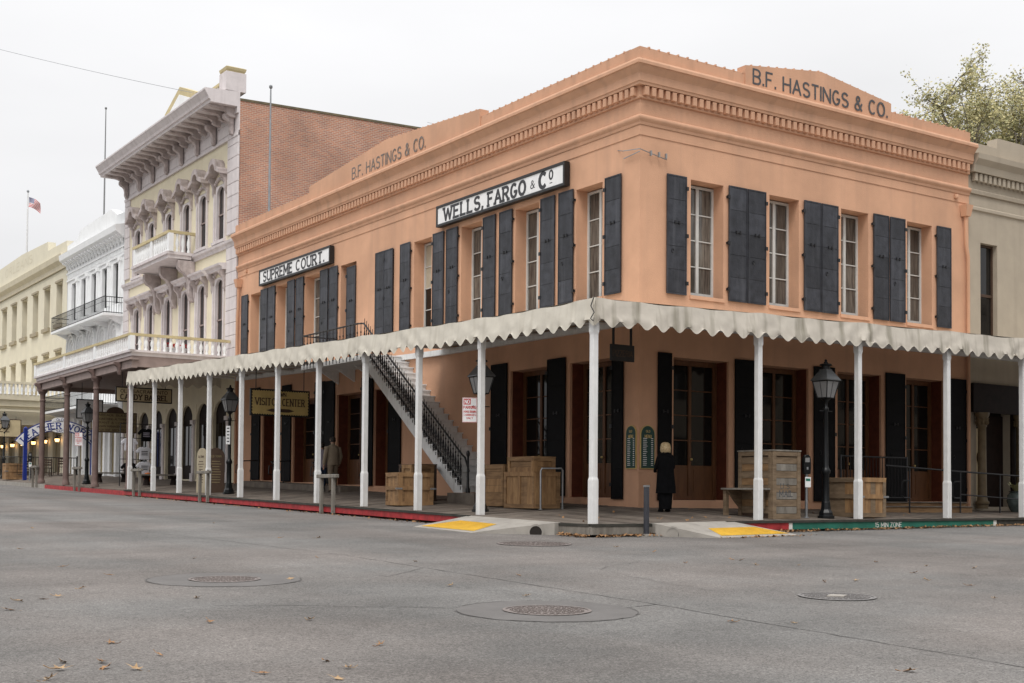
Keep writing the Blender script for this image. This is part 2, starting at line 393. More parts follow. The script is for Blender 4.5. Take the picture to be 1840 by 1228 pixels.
# ------------------------------------------------------------ lettering: a small stroke alphabet (plain or slab serif)
def arc(cx, cy, rx, ry, a0, a1, n=8):
    return [(cx + rx*math.cos(R(a0 + (a1-a0)*i/n)), cy + ry*math.sin(R(a0 + (a1-a0)*i/n))) for i in range(n+1)]
GL = {
 'A': (.66, [[(0, 0), (.33, 1), (.66, 0)], [(.13, .34), (.53, .34)]]),
 'B': (.56, [[(0, 0), (0, 1)], [(0, 1), (.3, 1)] + arc(.3, .76, .24, .24, 90, -90) + [(0, .52)], [(.3, .52)] + arc(.3, .26, .26, .26, 90, -90) + [(0, 0)]]),
 'C': (.60, [arc(.32, .5, .30, .5, 50, 310, 12)]),
 'D': (.60, [[(0, 0), (0, 1)], [(0, 1), (.25, 1)] + arc(.25, .5, .35, .5, 90, -90, 10) + [(0, 0)]]),
 'E': (.52, [[(0, 0), (0, 1)], [(0, 1), (.52, 1)], [(0, .52), (.42, .52)], [(0, 0), (.52, 0)]]),
 'F': (.50, [[(0, 0), (0, 1)], [(0, 1), (.50, 1)], [(0, .52), (.40, .52)]]),
 'G': (.62, [arc(.32, .5, .30, .5, 50, 350, 13), [(.62, .42), (.36, .42)]]),
 'H': (.60, [[(0, 0), (0, 1)], [(.60, 0), (.60, 1)], [(0, .52), (.60, .52)]]),
 'I': (.0, [[(0, 0), (0, 1)]]),
 'K': (.58, [[(0, 0), (0, 1)], [(.56, 1), (0, .42)], [(.18, .6), (.58, 0)]]),
 'L': (.48, [[(0, 0), (0, 1)], [(0, 0), (.48, 0)]]),
 'M': (.74, [[(0, 0), (0, 1)], [(0, 1), (.37, .25), (.74, 1)], [(.74, 1), (.74, 0)]]),
 'N': (.62, [[(0, 0), (0, 1)], [(0, 1), (.62, 0)], [(.62, 0), (.62, 1)]]),
 'O': (.64, [arc(.32, .5, .32, .5, 0, 360, 16)]),
 'P': (.54, [[(0, 0), (0, 1)], [(0, 1), (.28, 1)] + arc(.28, .74, .26, .26, 90, -90) + [(0, .48)]]),
 'R': (.58, [[(0, 0), (0, 1)], [(0, 1), (.28, 1)] + arc(.28, .75, .25, .25, 90, -90) + [(0, .5)], [(.26, .5), (.56, 0)]]),
 'S': (.54, [arc(.27, .76, .25, .24, 30, 270, 9) + arc(.27, .26, .27, .26, 90, -150, 9)]),
 'T': (.56, [[(.28, 0), (.28, 1)], [(0, 1), (.56, 1)]]),
 'U': (.60, [[(0, 1), (0, .3)] + arc(.30, .3, .30, .3, 180, 360) + [(.60, 1)]]),
 'V': (.62, [[(0, 1), (.31, 0), (.62, 1)]]),
 'W': (.90, [[(0, 1), (.22, 0), (.45, .9), (.68, 0), (.90, 1)]]),
 'Y': (.60, [[(0, 1), (.30, .5), (.60, 1)], [(.30, .5), (.30, 0)]]),
 'Z': (.54, [[(0, 1), (.54, 1), (0, 0), (.54, 0)]]),
 '&': (.66, [[(.62, 0), (.16, .74)] + arc(.29, .82, .14, .18, 200, -30, 7) + [(.12, .42)] + arc(.24, .24, .22, .24, 120, 330, 7) + [(.62, .5)]]),
 '1': (.2, [[(0, .8), (.2, 1), (.2, 0)]]), '2': (.5, [arc(.25, .72, .25, .28, 170, -30) + [(0, 0), (.5, 0)]]),
 '5': (.5, [[(.48, 1), (.06, 1), (.03, .56)] + arc(.24, .32, .25, .32, 110, -150)]),
 '.': (.06, [[(.03, .0), (.03, .1)]]), ',': (.06, [[(.05, .1), (.0, -.14)]]), "'": (.05, [[(.03, .75), (.03, 1)]]),
 '-': (.3, [[(0, .5), (.3, .5)]]),
}
def text(mb, s, P, h, length=None, wt=.13, serif=False, gap=.2, thin=None, start=0.0):
    """strokes of text s laid on a surface; P(a, b, lift) -> point, a along the line, b up, starting at 0; fitted to length"""
    x = 0; ops = []
    for ch in s:
        if ch == ' ': x += .42; continue
        wd, st = GL[ch]
        for pl in st: ops.append([(x + a, b) for a, b in pl])
        if serif and ch not in '.,\'-&OCGS':
            done = set()
            for pl in st:
                for (a, b), (a2, b2) in ((pl[0], pl[1]), (pl[-1], pl[-2])):
                    if (b < .03 or b > .97) and abs(b2-b) > .2 and (round(a, 2), round(b)) not in done and not (ch == 'T' and b > .9):
                        done.add((round(a, 2), round(b)))
                        bb = .0 if b < .5 else 1.
                        ops.append([(x + a - .13, bb), (x + a + .13, bb)])
        x += wd + gap + (.1 if serif else 0)
    x -= gap
    kx = (length / x) if length else h
    lift = 0.0
    for pl in ops:
        for (a, b), (c, d) in zip(pl, pl[1:]):
            A = Vector((a*kx, b*h)); B = Vector((c*kx, d*h)); t = B - A
            if t.length < 1e-6: continue
            steep = abs(t.y)/t.length
            ww = h*(wt*steep + (thin or wt*.8)*(1-steep))*.5
            n = Vector((-t.y, t.x)).normalized()*ww; e = t.normalized()*ww*.45
            lift += .00012
            q = [A - e + n, A - e - n, B + e - n, B + e + n]
            mb.quad(*[P(start + v.x, v.y, lift) for v in q])
# ============================================================ ground
mb = MB()
xs = [-260, -60, -30, -20, -12, -6, -3, 0, 8, 20, 60, 260]; ys = [-260, -60, -30, -20, -14, -9, -4, 0, 8, 20, 60, 260]
k = len(xs)
mb.add([(x, y, rd(x, y)) for y in ys for x in xs], [(j*k+i, j*k+i+1, (j+1)*k+i+1, (j+1)*k+i) for j in range(len(ys)-1) for i in range(k-1)])
road = tag(mb.build('road', 'asphalt'), 'worn grey asphalt road at the street crossing', 'road', kind='structure')
# hairline cracks in the asphalt, as thin dark seams a few mm proud
def seam(pts, wdt, jit, seed):
    rn = random.Random(seed); out_ = []
    for (a, b) in zip(pts, pts[1:]):
        n = max(2, int((Vector(b)-Vector(a)).length/.25))
        for i in range(n): out_.append(Vector(a).lerp(Vector(b), i/n) + Vector((rn.uniform(-jit, jit), rn.uniform(-jit, jit))))
    out_.append(Vector(pts[-1])); m_ = MB()
    for i in range(len(out_)-1):
        a, b = out_[i], out_[i+1]; t = (b-a).normalized(); nn = Vector((-t.y, t.x))
        w0 = wdt*rn.uniform(.35, 1); w1 = wdt*rn.uniform(.35, 1)
        q = [a+nn*w0, b+nn*w1, b-nn*w1, a-nn*w0]
        m_.quad(*[(p.x, p.y, rd(p.x, p.y)+.003) for p in q])
    return m_
mat('tar', (.045, .042, .039), .8, .3, 20)
mat('asphalt_seam', (.07, .065, .06), .8, .3, 20)
from mathutils import noise as mnoise
for pts, wd_, j, sd_ in (([(-12.03, 10.1), (-10.47, -5.72), (-10.67, -12.9), (-11.0, -17.6), (-11.3, -22)], .009, .02, 1),
                         ([(-18.5, -8.1), (-14.5, -8.5)], .006, .05, 2), ([(-12.8, -9.0), (-11.7, -9.2), (-10.6, -8.3)], .006, .05, 3),
                         ([(-14.6, -11.2), (-13.3, -12.0), (-12.7, -12.5)], .008, .05, 4), ([(-10.7, -13.2), (-11.3, -13.3)], .010, .03, 5),
                         ([(2.2, -5.6), (9, -5.3), (16, -5.0)], .008, .03, 6), ([(-9.2, -12.3), (-8.6, -9.5), (-7, -8.5)], .004, .06, 7)):
    seam(pts, wd_, j, sd_).build('crack', 'tar', road)
# manholes: collar of patched asphalt (part), iron rim and cover with relief
def manhole(cx, cy, r, ring, label, mcover='cast_iron', plate=False, collar=True):
    t = thing('manhole_cover', label, 'manhole cover', (cx, cy, rd(cx, cy)))
    def disc(r0, r1, dz, n=40, wob=0, seed=0):
        rn = random.Random(seed); q = MB(); wb = [1 + rn.uniform(-wob, wob) for _ in range(n)]
        vs = []
        for rr in (r0, r1):
            for k_ in range(n):
                a = 2*math.pi*k_/n; x = cx + rr*math.cos(a)*(wb[k_] if rr == r1 else 1); y = cy + rr*math.sin(a)*(wb[k_] if rr == r1 else 1)
                vs.append((x, y, rd(x, y)+dz))
        if r0 == 0: q.add(vs[n:], [tuple(range(n))])
        else: q.add(vs, [(k_, (k_+1) % n, n+(k_+1) % n, n+k_) for k_ in range(n)])
        return q
    if collar:
        disc(r*1.0, ring, .004, wob=.03, seed=3).build('asphalt_collar', 'asphalt_patch', t)
        q = disc(ring*.988, ring*1.0, .0065, n=90, wob=.0, seed=3); rk = random.Random(int(cx*7)); keep = [i for i in range(90) if mnoise.noise(Vector((i*.13, cx, 0))) > -.12]
        q.f = [q.f[i] for i in keep]; q.mi = [0]*len(q.f); q.build('collar_seam', 'asphalt_seam', t)
    disc(0, r, .006).build('cover', mcover, t)
    disc(r*.93, r, .012).build('rim', mcover, t)
    q = MB(); rn = random.Random(9)
    for i in range(8):
        for k_ in range(5 + i*4):
            a = 2*math.pi*k_/(5+i*4) + i; rr = r*(.1 + .1*i)
            if rr > r*.86: continue
            x = cx + rr*math.cos(a); y = cy + rr*math.sin(a); s_ = r*.028
            q.box(x-s_, x+s_, y-s_, y+s_, rd(x, y)+.006, rd(x, y)+.013)
    q.build('raised_studs', mcover, t)['kind'] = 'stuff'
    if plate:
        q = MB(); M_ = Matrix.Translation((cx, cy, rd(cx, cy)+.016)) @ Matrix.Rotation(R(30), 4, 'Z')
        q.box(-.11, .11, -.09, .09, -.012, .004, M_); q.build('key_plate', 'concrete', t)
manhole(-12.0, -13.1, .43, .88, 'large iron manhole cover with patched collar nearest the camera')
manhole(-13.53, -8.68, .42, .90, 'iron manhole cover in an oval asphalt patch on the left')
manhole(-6.24, -4.66, .66, .8, 'wide reddish manhole cover just off the corner post', collar=False)
manhole(-8.4, -13.52, .42, .8, 'dark manhole cover with a pale square plate on the right', 'worn_cover', True, False)

# ============================================================ boardwalks
def plank_run(root, along, a0, a1, step, f0, f1, mats):
    rn = random.Random(5); a = a0; i = 0
    while a < a1 - .02:
        b = min(a + step, a1); g = .006; dz = rn.uniform(-.004, .004); q = MB()
        c = [(f0, a+g), (f1, a+g), (f1, b-g), (f0, b-g)]
        if along == 'x': c = [(y, x) for x, y in c]
        q.hexa([(x, y, bw(x, y)-.045+dz) for x, y in c] + [(x, y, bw(x, y)+dz) for x, y in c])
        q.build('plank', mats[rn.randrange(len(mats))], root); a = b; i += 1
PL = ['plank', 'plank', 'plank_pale']
def slab(pts, top, bot=None):
    q = MB(); q.hexa([(x, y, (rd(x, y) - .05)) for x, y in pts] + [(x, y, bw(x, y)-top) for x, y in pts]); return q
q = MB()
def cells(x0, x1, y0, y1, nx, ny):
    for i in range(nx):
        for j in range(ny):
            xa, xb = x0+(x1-x0)*i/nx, x0+(x1-x0)*(i+1)/nx; ya, yb = y0+(y1-y0)*j/ny, y0+(y1-y0)*(j+1)/ny
            c = [(xa, ya), (xb, ya), (xb, yb), (xa, yb)]
            q.hexa([(x, y, rd(x, y)-.05) for x, y in c] + [(x, y, bw(x, y)-.05) for x, y in c])
cells(-3.62, -.0, 0, 26, 4, 13)
bl = tag(q.build('boardwalk', 'plank_edge'), 'weathered plank boardwalk along the long street side', 'boardwalk', kind='structure')
plank_run(bl, 'y', 0.0, 26.0, .23, -4.02, 0, PL)
q = MB()
for j in range(14):
    y0_, y1_ = 26 + j*3.0, 29 + j*3.0
    c = [(-4.0, y0_), (0.3, y0_), (0.3, y1_), (-4.0, y1_)]
    q.hexa([(x, y, rd(x, y)-.05) for x, y in c] + [(x, y, bw(min(x, 0), y)) for x, y in c])
tag(q.build('pavement', 'plank'), 'dull brown-grey pavement in front of the far shops', 'pavement', kind='structure')
q = MB(); cells(-3.62, 0, -3.02, 0, 4, 4); cells(0, 18, -3.02, 0, 9, 3)
br = tag(q.build('boardwalk', 'plank_edge'), 'weathered plank boardwalk round the corner and along the short side', 'boardwalk', kind='structure')
plank_run(br, 'x', -4.0, 18.0, .23, -3.42, 0, PL)
# painted fascia boards hung on the street edge
def fascia(root, name, m_, front, a0, a1, lift, drop, thick=.05):
    q = MB(); n = max(1, int((a1-a0)/3))
    for i in range(n):
        s0 = a0+(a1-a0)*i/n; s1 = a0+(a1-a0)*(i+1)/n
        if front == 'L': c = [(-4.03-thick, s0), (-4.03, s0), (-4.03, s1), (-4.03-thick, s1)]; zz = lambda x, y: bw(-3.9, y)
        else: c = [(s0, -3.43-thick), (s1, -3.43-thick), (s1, -3.43), (s0, -3.43)]; zz = lambda x, y: bw(x, -3.3)
        q.hexa([(x, y, zz(x, y)-drop) for x, y in c] + [(x, y, zz(x, y)-lift) for x, y in c])
    return q.build(name, m_, root)
fascia(bl, 'red_curb_board', 'curb_red', 'L', .95, 26, .05, .195)
fascia(bl, 'edge_beam', 'plank_edge', 'L', .95, 26, -.004, .048, .075)
pav = bpy.data.objects['pavement']
fascia(pav, 'red_curb_board', 'curb_red', 'L', 26, 38.0, .05, .225)
fascia(pav, 'curb_stone', 'concrete', 'L', 38.0, 68, .02, .3)
fascia(br, 'red_curb_board', 'curb_red', 'R', -.3, 1.35, .05, .195)
fascia(br, 'white_curb_mark', 'curb_white', 'R', 1.35, 1.46, .05, .195)
fascia(br, 'green_curb_board', 'curb_green', 'R', 1.46, 8.55, .05, .195)
fascia(br, 'white_curb_mark', 'curb_white', 'R', 8.55, 8.68, .05, .195)
fascia(br, 'dark_curb_board', 'plank_edge', 'R', 8.68, 18, .05, .195)
fascia(br, 'edge_beam', 'plank_edge', 'R', -.5, 18, -.004, .048, .075)
q = MB()
text(q, '15 MIN ZONE', lambda a, b, l: (a, -3.482-l, bw(4.6, -3.3)-.175+b), .105, .92, .16, start=4.15)
q.build('curb_lettering', 'curb_white', br)
# grey corner fascia by the post: stacked planks
for side in ('L', 'R'):
    for kx, (t0, t1) in enumerate(((.0, .05), (.056, .205))):
        q = MB()
        if side == 'L': c = [(-4.06-.02*kx, -3.42), (-4.0, -3.42), (-4.0, -2.42), (-4.06-.02*kx, -2.42)]
        else: c = [(-4.06, -3.46-.02*kx), (-2.5, -3.46-.02*kx), (-2.5, -3.40), (-4.06, -3.40)]
        if kx == 0:
            c = [(x - (.03 if side == 'L' and x < -4.03 else 0), y - (.03 if side == 'R' and y < -3.43 else 0)) for x, y in c]
        q.hexa([(x, y, .985 - t1) for x, y in c] + [(x, y, .985 - t0 + .004) for x, y in c])
        q.build('edge_plank', 'grey_wood' if kx else 'plank_edge', br)

# ============================================================ concrete kerb ramps with yellow pads
def ramp(label, A, B, Cc, D, E_, pad, pipe, pdir, mid):
    t = thing('kerb_ramp', label, 'ramp', (A[0], A[1], rd(A[0], A[1])))
    q = MB()
    top = [Vector(v) for v in (A, B, Cc, D, E_)]
    q.add(top + [Vector((v.x, v.y, rd(v.x, v.y)-.05)) for v in top], [(0, 1, 2), (0, 2, 3), (0, 3, 4), (5, 6, 1, 0), (6, 7, 2, 1), (7, 8, 3, 2), (8, 9, 4, 3), (9, 5, 0, 4)])
    q.build('ramp_slab', 'concrete', t)
    # pad lies on the sloping face A-C-D / A-B-C
    def zt(x, y):
        for (a, b, c) in ((top[0], top[1], top[2]), (top[0], top[2], top[3])):
            n = (b-a).cross(c-a); z = a.z - (n.x*(x-a.x) + n.y*(y-a.y))/n.z
            d1 = (b-a).to_2d().cross((Vector((x, y, 0))-a).to_2d()); d2 = (c-b).to_2d().cross((Vector((x, y, 0))-b).to_2d()); d3 = (a-c).to_2d().cross((Vector((x, y, 0))-c).to_2d())
            if (d1 >= -1e-6 and d2 >= -1e-6 and d3 >= -1e-6) or (d1 <= 1e-6 and d2 <= 1e-6 and d3 <= 1e-6): return z
        return max(a.z - ((b-a).cross(c-a).x*(x-a.x) + (b-a).cross(c-a).y*(y-a.y))/(b-a).cross(c-a).z for (a, b, c) in ((top[0], top[1], top[2]), (top[0], top[2], top[3])))
    q = MB(); N = 14; P4 = [Vector(p) for p in pad]; vs = []
    for i in range(N+1):
        for j in range(N+1):
            u, v = i/N, j/N; p = (P4[0]*(1-u)+P4[1]*u)*(1-v) + (P4[3]*(1-u)+P4[2]*u)*v
            vs.append((p.x, p.y, zt(p.x, p.y)+.006))
    q.add(vs, [(i*(N+1)+j, (i+1)*(N+1)+j, (i+1)*(N+1)+j+1, i*(N+1)+j+1) for i in range(N) for j in range(N)])
    pd = q.build('tactile_pad', 'tactile_yellow', t)
    q = MB()
    for i in range(26):
        for j in range(26):
            u, v = (i+.5)/26, (j+.5)/26; p = (P4[0]*(1-u)+P4[1]*u)*(1-v) + (P4[3]*(1-u)+P4[2]*u)*v
            z = zt(p.x, p.y); s_ = .011
            q.box(p.x-s_, p.x+s_, p.y-s_, p.y+s_, z+.005, z+.012)
    q.build('dome_studs', 'tactile_yellow', pd)['kind'] = 'stuff'
    # culvert mouth in the side wall
    pc = Vector(pipe); dv = Vector(pdir).normalized(); q = MB(); q2 = MB(); sd_ = Vector((-dv.y, dv.x, 0))
    n = 18; ring = []
    for r_, off in ((.165, -.01), (.165, .012), (.125, .012), (.125, -.06)):
        for k_ in range(n):
            a = 2*math.pi*k_/n; ring.append(pc + sd_*r_*math.cos(a) + Vector((0, 0, r_*math.sin(a))) + dv*off)
    q.add(ring, [(i*n+k_, i*n+(k_+1) % n, (i+1)*n+(k_+1) % n, (i+1)*n+k_) for i in range(3) for k_ in range(n)])
    q.build('pipe_collar', 'concrete', t, smooth=True)
    q2.add([pc + sd_*.125*math.cos(2*math.pi*k_/n) + Vector((0, 0, .125*math.sin(2*math.pi*k_/n))) + dv*.004 for k_ in range(n)], [tuple(range(n))])
    q2.build('pipe_mouth', 'interior', t)
A = (-4.03, -2.42, 1.0); B = (-4.03, 1.02, 1.075); Cc = (-5.38, 1.15, .835); D = (-5.45, -1.30, .775); E_ = (-4.22, -2.48, .995)
ramp('concrete kerb ramp with yellow pad left of the corner post', A, B, Cc, D, E_, [(-5.28, 1.0, 0), (-4.55, .55, 0), (-4.6, -.95, 0), (-5.32, -1.2, 0)], (-4.50, -2.23, .80), (-.69, -.72, 0), 0)
A = (-2.52, -3.43, 1.0); B = (-.35, -3.43, 1.03); Cc = (.45, -4.62, .765); D = (-1.75, -4.62, .735); E_ = (-2.56, -3.62, .995)
ramp('concrete kerb ramp with yellow pad right of the corner post', A, B, Cc, D, E_, [(-1.6, -4.5, 0), (-1.45, -3.95, 0), (-.15, -3.95, 0), (.3, -4.5, 0)], (-2.34, -3.885, .78), (-.78, -.63, 0), 0)

# ============================================================ orange corner building
YE, XE = 24.95, 12.35
cb = thing('corner_building', 'two-storey orange stucco corner building with black iron shutters', 'building', (0, 0, 1.2))
UZ0, UZ1 = 6.42, 9.25
RU = [(1.60, 2.68), (4.27, 5.34), (6.94, 8.02), (9.62, 10.69)]
LU = [(1.43, 2.51), (4.14, 5.24), (6.93, 8.02), (9.70, 10.76), (17.36, 18.62), (20.05, 21.12), (22.57, 23.62)]
LUD = [(12.03, 13.18), (14.62, 15.78)]
RG = [(1.07, 2.87), (4.04, 5.70), (6.80, 8.54), (9.57, 11.20)]
LG = [(1.00, 2.72), (3.72, 5.42), (12.25, 13.25), (14.05, 15.95), (17.6, 19.5), (20.6, 22.3)]
def gz0(u, side): return (bw(0, u) if side == 'L' else bw(u, 0)) + .2
mbw = MB()
RF.wall(mbw, 0, XE, .6, 11.3, [(a, b, UZ0, UZ1) for a, b in RU] + [(a, b, 1.45, 4.88) for a, b in RG], .5)
mbw.build('wall', 'stucco', cb)
mbw = MB()
LF.wall(mbw, 0, YE, .6, 11.3, [(a, b, UZ0, UZ1) for a, b in LU] + [(a, b, 6.0, UZ1) for a, b in LUD] + [(a, b, gz0(a, 'L'), 4.88) for a, b in LG], .5)
mbw.build('wall', 'stucco', cb)
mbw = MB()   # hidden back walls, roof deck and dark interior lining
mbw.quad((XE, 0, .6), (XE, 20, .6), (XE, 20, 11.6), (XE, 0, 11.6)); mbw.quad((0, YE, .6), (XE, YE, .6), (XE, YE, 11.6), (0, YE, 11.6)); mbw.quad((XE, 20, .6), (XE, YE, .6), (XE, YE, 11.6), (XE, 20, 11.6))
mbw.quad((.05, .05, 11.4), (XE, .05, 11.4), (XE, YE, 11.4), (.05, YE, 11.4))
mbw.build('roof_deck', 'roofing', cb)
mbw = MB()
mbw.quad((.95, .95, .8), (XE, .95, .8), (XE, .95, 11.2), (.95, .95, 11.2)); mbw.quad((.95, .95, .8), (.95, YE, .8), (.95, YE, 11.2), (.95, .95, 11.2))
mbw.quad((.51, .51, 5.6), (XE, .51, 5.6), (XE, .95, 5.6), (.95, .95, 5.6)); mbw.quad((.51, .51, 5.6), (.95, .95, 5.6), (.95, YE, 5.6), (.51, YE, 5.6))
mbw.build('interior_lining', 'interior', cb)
# base band
def sweep(name, prof, m_, parent, y1=YE, x1=XE, smooth=False):
    q = MB(); n = len(prof); vs = []
    for d, z in prof: vs += [(-d, y1, z), (-d, -d, z), (x1, -d, z)]
    fs = []
    for i in range(n):
        j = (i+1) % n
        fs += [(3*i, 3*i+1, 3*j+1, 3*j), (3*i+1, 3*i+2, 3*j+2, 3*j+1)]
    fs += [tuple(3*i for i in range(n)), tuple(3*i+2 for i in range(n))[::-1]]
    q.add(vs, fs); return q.build(name, m_, parent, smooth=smooth)
sweep('cornice', [(.0, 11.24), (.16, 11.24), (.17, 11.30), (.19, 11.31), (.19, 11.50), (.21, 11.53), (.25, 11.58), (.31, 11.66), (.345, 11.67), (.345, 11.74), (.32, 11.79), (.22, 11.83), (.0, 11.83)], 'stucco_trim', cb)
sweep('dentil_bed', [(.0, 10.955), (.05, 10.955), (.06, 10.985), (.05, 11.0), (.05, 11.238), (.0, 11.238)], 'stucco_trim', cb)
sweep('string_course', [(.0, 10.33), (.035, 10.33), (.05, 10.37), (.05, 10.40), (.09, 10.44), (.11, 10.48), (.10, 10.53), (.06, 10.56), (.0, 10.56)], 'stucco_trim', cb, smooth=True)
sweep('string_fillet', [(.0, 10.09), (.018, 10.09), (.018, 10.325), (.0, 10.325)], 'stucco', cb)
# parapet with shallow pediments
def parapet(fr, pts):
    q = MB(); fr.poly(q, pts, -.20, .14); return q
q = parapet(RF, [(-.14, 11.83), (XE-.1, 11.83), (XE-.1, 12.14), (-.14, 12.14)]); q.build('parapet', 'stucco_trim', cb)
q = parapet(LF, [(.201, 11.83), (YE, 11.83), (YE, 12.15), (.201, 12.15)]); q.build('parapet', 'stucco_trim', cb)
q = MB(); RF.poly(q, [(3.25, 11.80), (8.75, 11.80), (8.75, 12.35), (5.98, 12.70), (3.25, 12.34)], -.12, .175); ped1 = q.build('pediment', 'stucco', cb)
q = MB(); LF.poly(q, [(6.80, 11.80), (18.0, 11.80), (18.0, 12.36), (12.3, 12.76), (6.80, 12.36)], -.12, .175); ped2 = q.build('pediment', 'stucco', cb)
q = MB(); text(q, 'B.F. HASTINGS & CO.', lambda a, b, l: RF.p(a, 11.93+b, .179+l), .36, 5.05, .17, start=3.52, gap=.22); q.build('painted_name', 'paint_grey', ped1)
q = MB(); text(q, 'B.F. HASTINGS & CO.', lambda a, b, l: LF.p(14.66-a, 11.95+b, .179+l), .36, 4.84, .15, gap=.22); q.build('painted_name', 'paint_faded', ped2)
# row of small tile ends on the coping
q = MB()
def nubs(fr, a0, a1, z):
    n = int((a1-a0)/.30)
    for i in range(n):
        u = a0 + (a1-a0)*(i+.5)/n; zz = z(u); fr.box(q, u-.02, u+.02, zz-.01, zz+.032, .08, .15)
def pz(pts):
    def fz(u):
        for (a, b), (c, d) in zip(pts, pts[1:]):
            if a <= u <= c: return b + (d-b)*(u-a)/(c-a)
        return 12.14
    return fz
nubs(RF, 0, XE-.2, pz([(3.25, 12.34), (5.98, 12.70), (8.75, 12.35)])); nubs(LF, .3, YE, pz([(6.8, 12.36), (12.3, 12.76), (18, 12.36)]))
q.build('coping_tile_ends', 'stucco_trim', cb)['kind'] = 'stuff'
# dentils: one shared block
q = MB(); q.box(-.062, .062, -.05, .05, -.1, .1); dm = q.mesh('dentil', 'stucco_trim')
n = 57
for i in range(n): link('dentil', dm, cb, Vector((.03 + (i+.5)*(XE-.06)/n - .05, -.10, 11.12)) - wloc(cb))
n = 118
for i in range(n): link('dentil', dm, cb, Vector((-.10, .03 + (i+.5)*(YE-.06)/n, 11.12)) - wloc(cb), (0, 0, R(90)))
# upper casement windows
def casement(fr, a, b, z0, z1, parent, name='window', cols=2, rows=4, mf='window_white', mp_='glass_blind', rec=.36, stile=.06, kick=0, mk=None, pane_mats=None):
    q = MB()
    fr.box(q, a, a+stile, z0, z1, -rec-.06, -rec); fr.box(q, b-stile, b, z0, z1, -rec-.06, -rec)
    fr.box(q, a+stile, b-stile, z1-stile, z1, -rec-.06, -rec); fr.box(q, a+stile, b-stile, z0, z0+.09, -rec-.06, -rec)
    c = (a+b)/2
    if cols == 2: fr.box(q, c-.045, c+.045, z0+.09, z1-stile, -rec-.058, -rec+.004)
    wo = q.build(name, mf, parent)
    zb = z0+.09
    if kick:
        for (p0, p1) in ((a+stile, c-.045), (c+.045, b-stile)):
            q = MB(); fr.box(q, p0, p1, zb, zb+kick, -rec-.05, -rec-.02); fr.box(q, p0+.09, p1-.09, zb+.1, zb+kick-.1, -rec-.02, -rec-.008)
            q.build('kick_panel', mk or mf, wo)
        zb += kick
    spans = [(a+stile, c-.045), (c+.045, b-stile)] if cols == 2 else [(a+stile, b-stile)]
    hh = (z1-stile-zb)/rows; mun = .013
    q = MB()
    for (p0, p1) in spans:
        for i in range(rows):
            zz = zb + hh*i
            pq = MB(); fr.box(pq, p0+.002, p1-.002, zz+(mun if i else 0)+.001, zz+hh-mun-.001, -rec-.045, -rec-.035)
            pm = mp_ if not pane_mats else pane_mats[i % len(pane_mats)]
            pq.build('pane', pm, wo)
            if i:
                q = MB(); fr.box(q, p0, p1, zz-mun, zz+mun, -rec-.05, -rec-.012); q.build('muntin', mf, wo)
    return wo
for i, (a, b) in enumerate(RU): casement(RF, a, b, UZ0+.05, UZ1-.03, cb, pane_mats=None)
for i, (a, b) in enumerate(LU):
    casement(LF, a, b, UZ0, UZ1-.03, cb, pane_mats=['glass_dark', 'glass_dark', 'blind_cream', 'blind_cream'] if i == 3 else None)
for a, b in LUD: casement(LF, a, b, 6.0, UZ1-.03, cb, 'stair_door', mf='brown_wood', mp_='glass_dark', kick=.6)
q = MB()
for a, b in RU: RF.box(q, a-.03, b+.03, UZ0-.09, UZ0, -.36, .035)
for a, b in LU: LF.box(q, a-.03, b+.03, UZ0-.09, UZ0, -.36, .035)
for i in range(len(RU)+len(LU)):
    s_ = MB(); s_.v = q.v[8*i:8*i+8]; s_.f = [[j-8*i for j in f] for f in q.f[6*i:6*i+6]]; s_.mi = [0]*6
    s_.build('window_sill', 'stucco', cb)
# ground floor french doors in timber
gdoors = []
for i, (a, b) in enumerate(RG): gdoors.append(casement(RF, a+.02, b-.02, 1.46, 4.87, cb, 'french_door', rows=4, mf='brown_wood', mp_='glass_dark', rec=.42, stile=.12, kick=.75))
for i, (a, b) in enumerate(LG): gdoors.append(casement(LF, a+.02, b-.02, gz0(a, 'L')+.01, 4.87, cb, 'french_door', rows=4, mf='brown_wood' if i else 'brown_wood', mp_='glass_dark', rec=.42, stile=.12, kick=.75))
for g_, fr, (a, b) in [(gdoors[i], RF, RG[i]) for i in range(4)] + [(gdoors[4+i], LF, LG[i]) for i in range(6)]:
    q = MB(); c = (a+b)/2; z = 2.45 if fr is RF else gz0(a, 'L')+1.0
    q.lathe([(.0, -.03), (.025, -.025), (.035, 0), (.025, .025), (0, .03)], fr.p(c+.02, z, -.38), 8); q.build('door_knob', 'sign_gold', g_, smooth=True)
# deep red-brown panelled linings in the reveals
for fr, L_ in ((RF, RG), (LF, LG)):
    for a, b in L_:
        z0 = 1.46 if fr is RF else gz0(a, 'L')+.01
        for (p0, p1) in ((a+.001, a+.016), (b-.016, b-.001)):
            q = MB(); fr.box(q, p0, p1, z0, 4.87, -.415, -.07); q.build('reveal_lining', 'red_wood', cb)
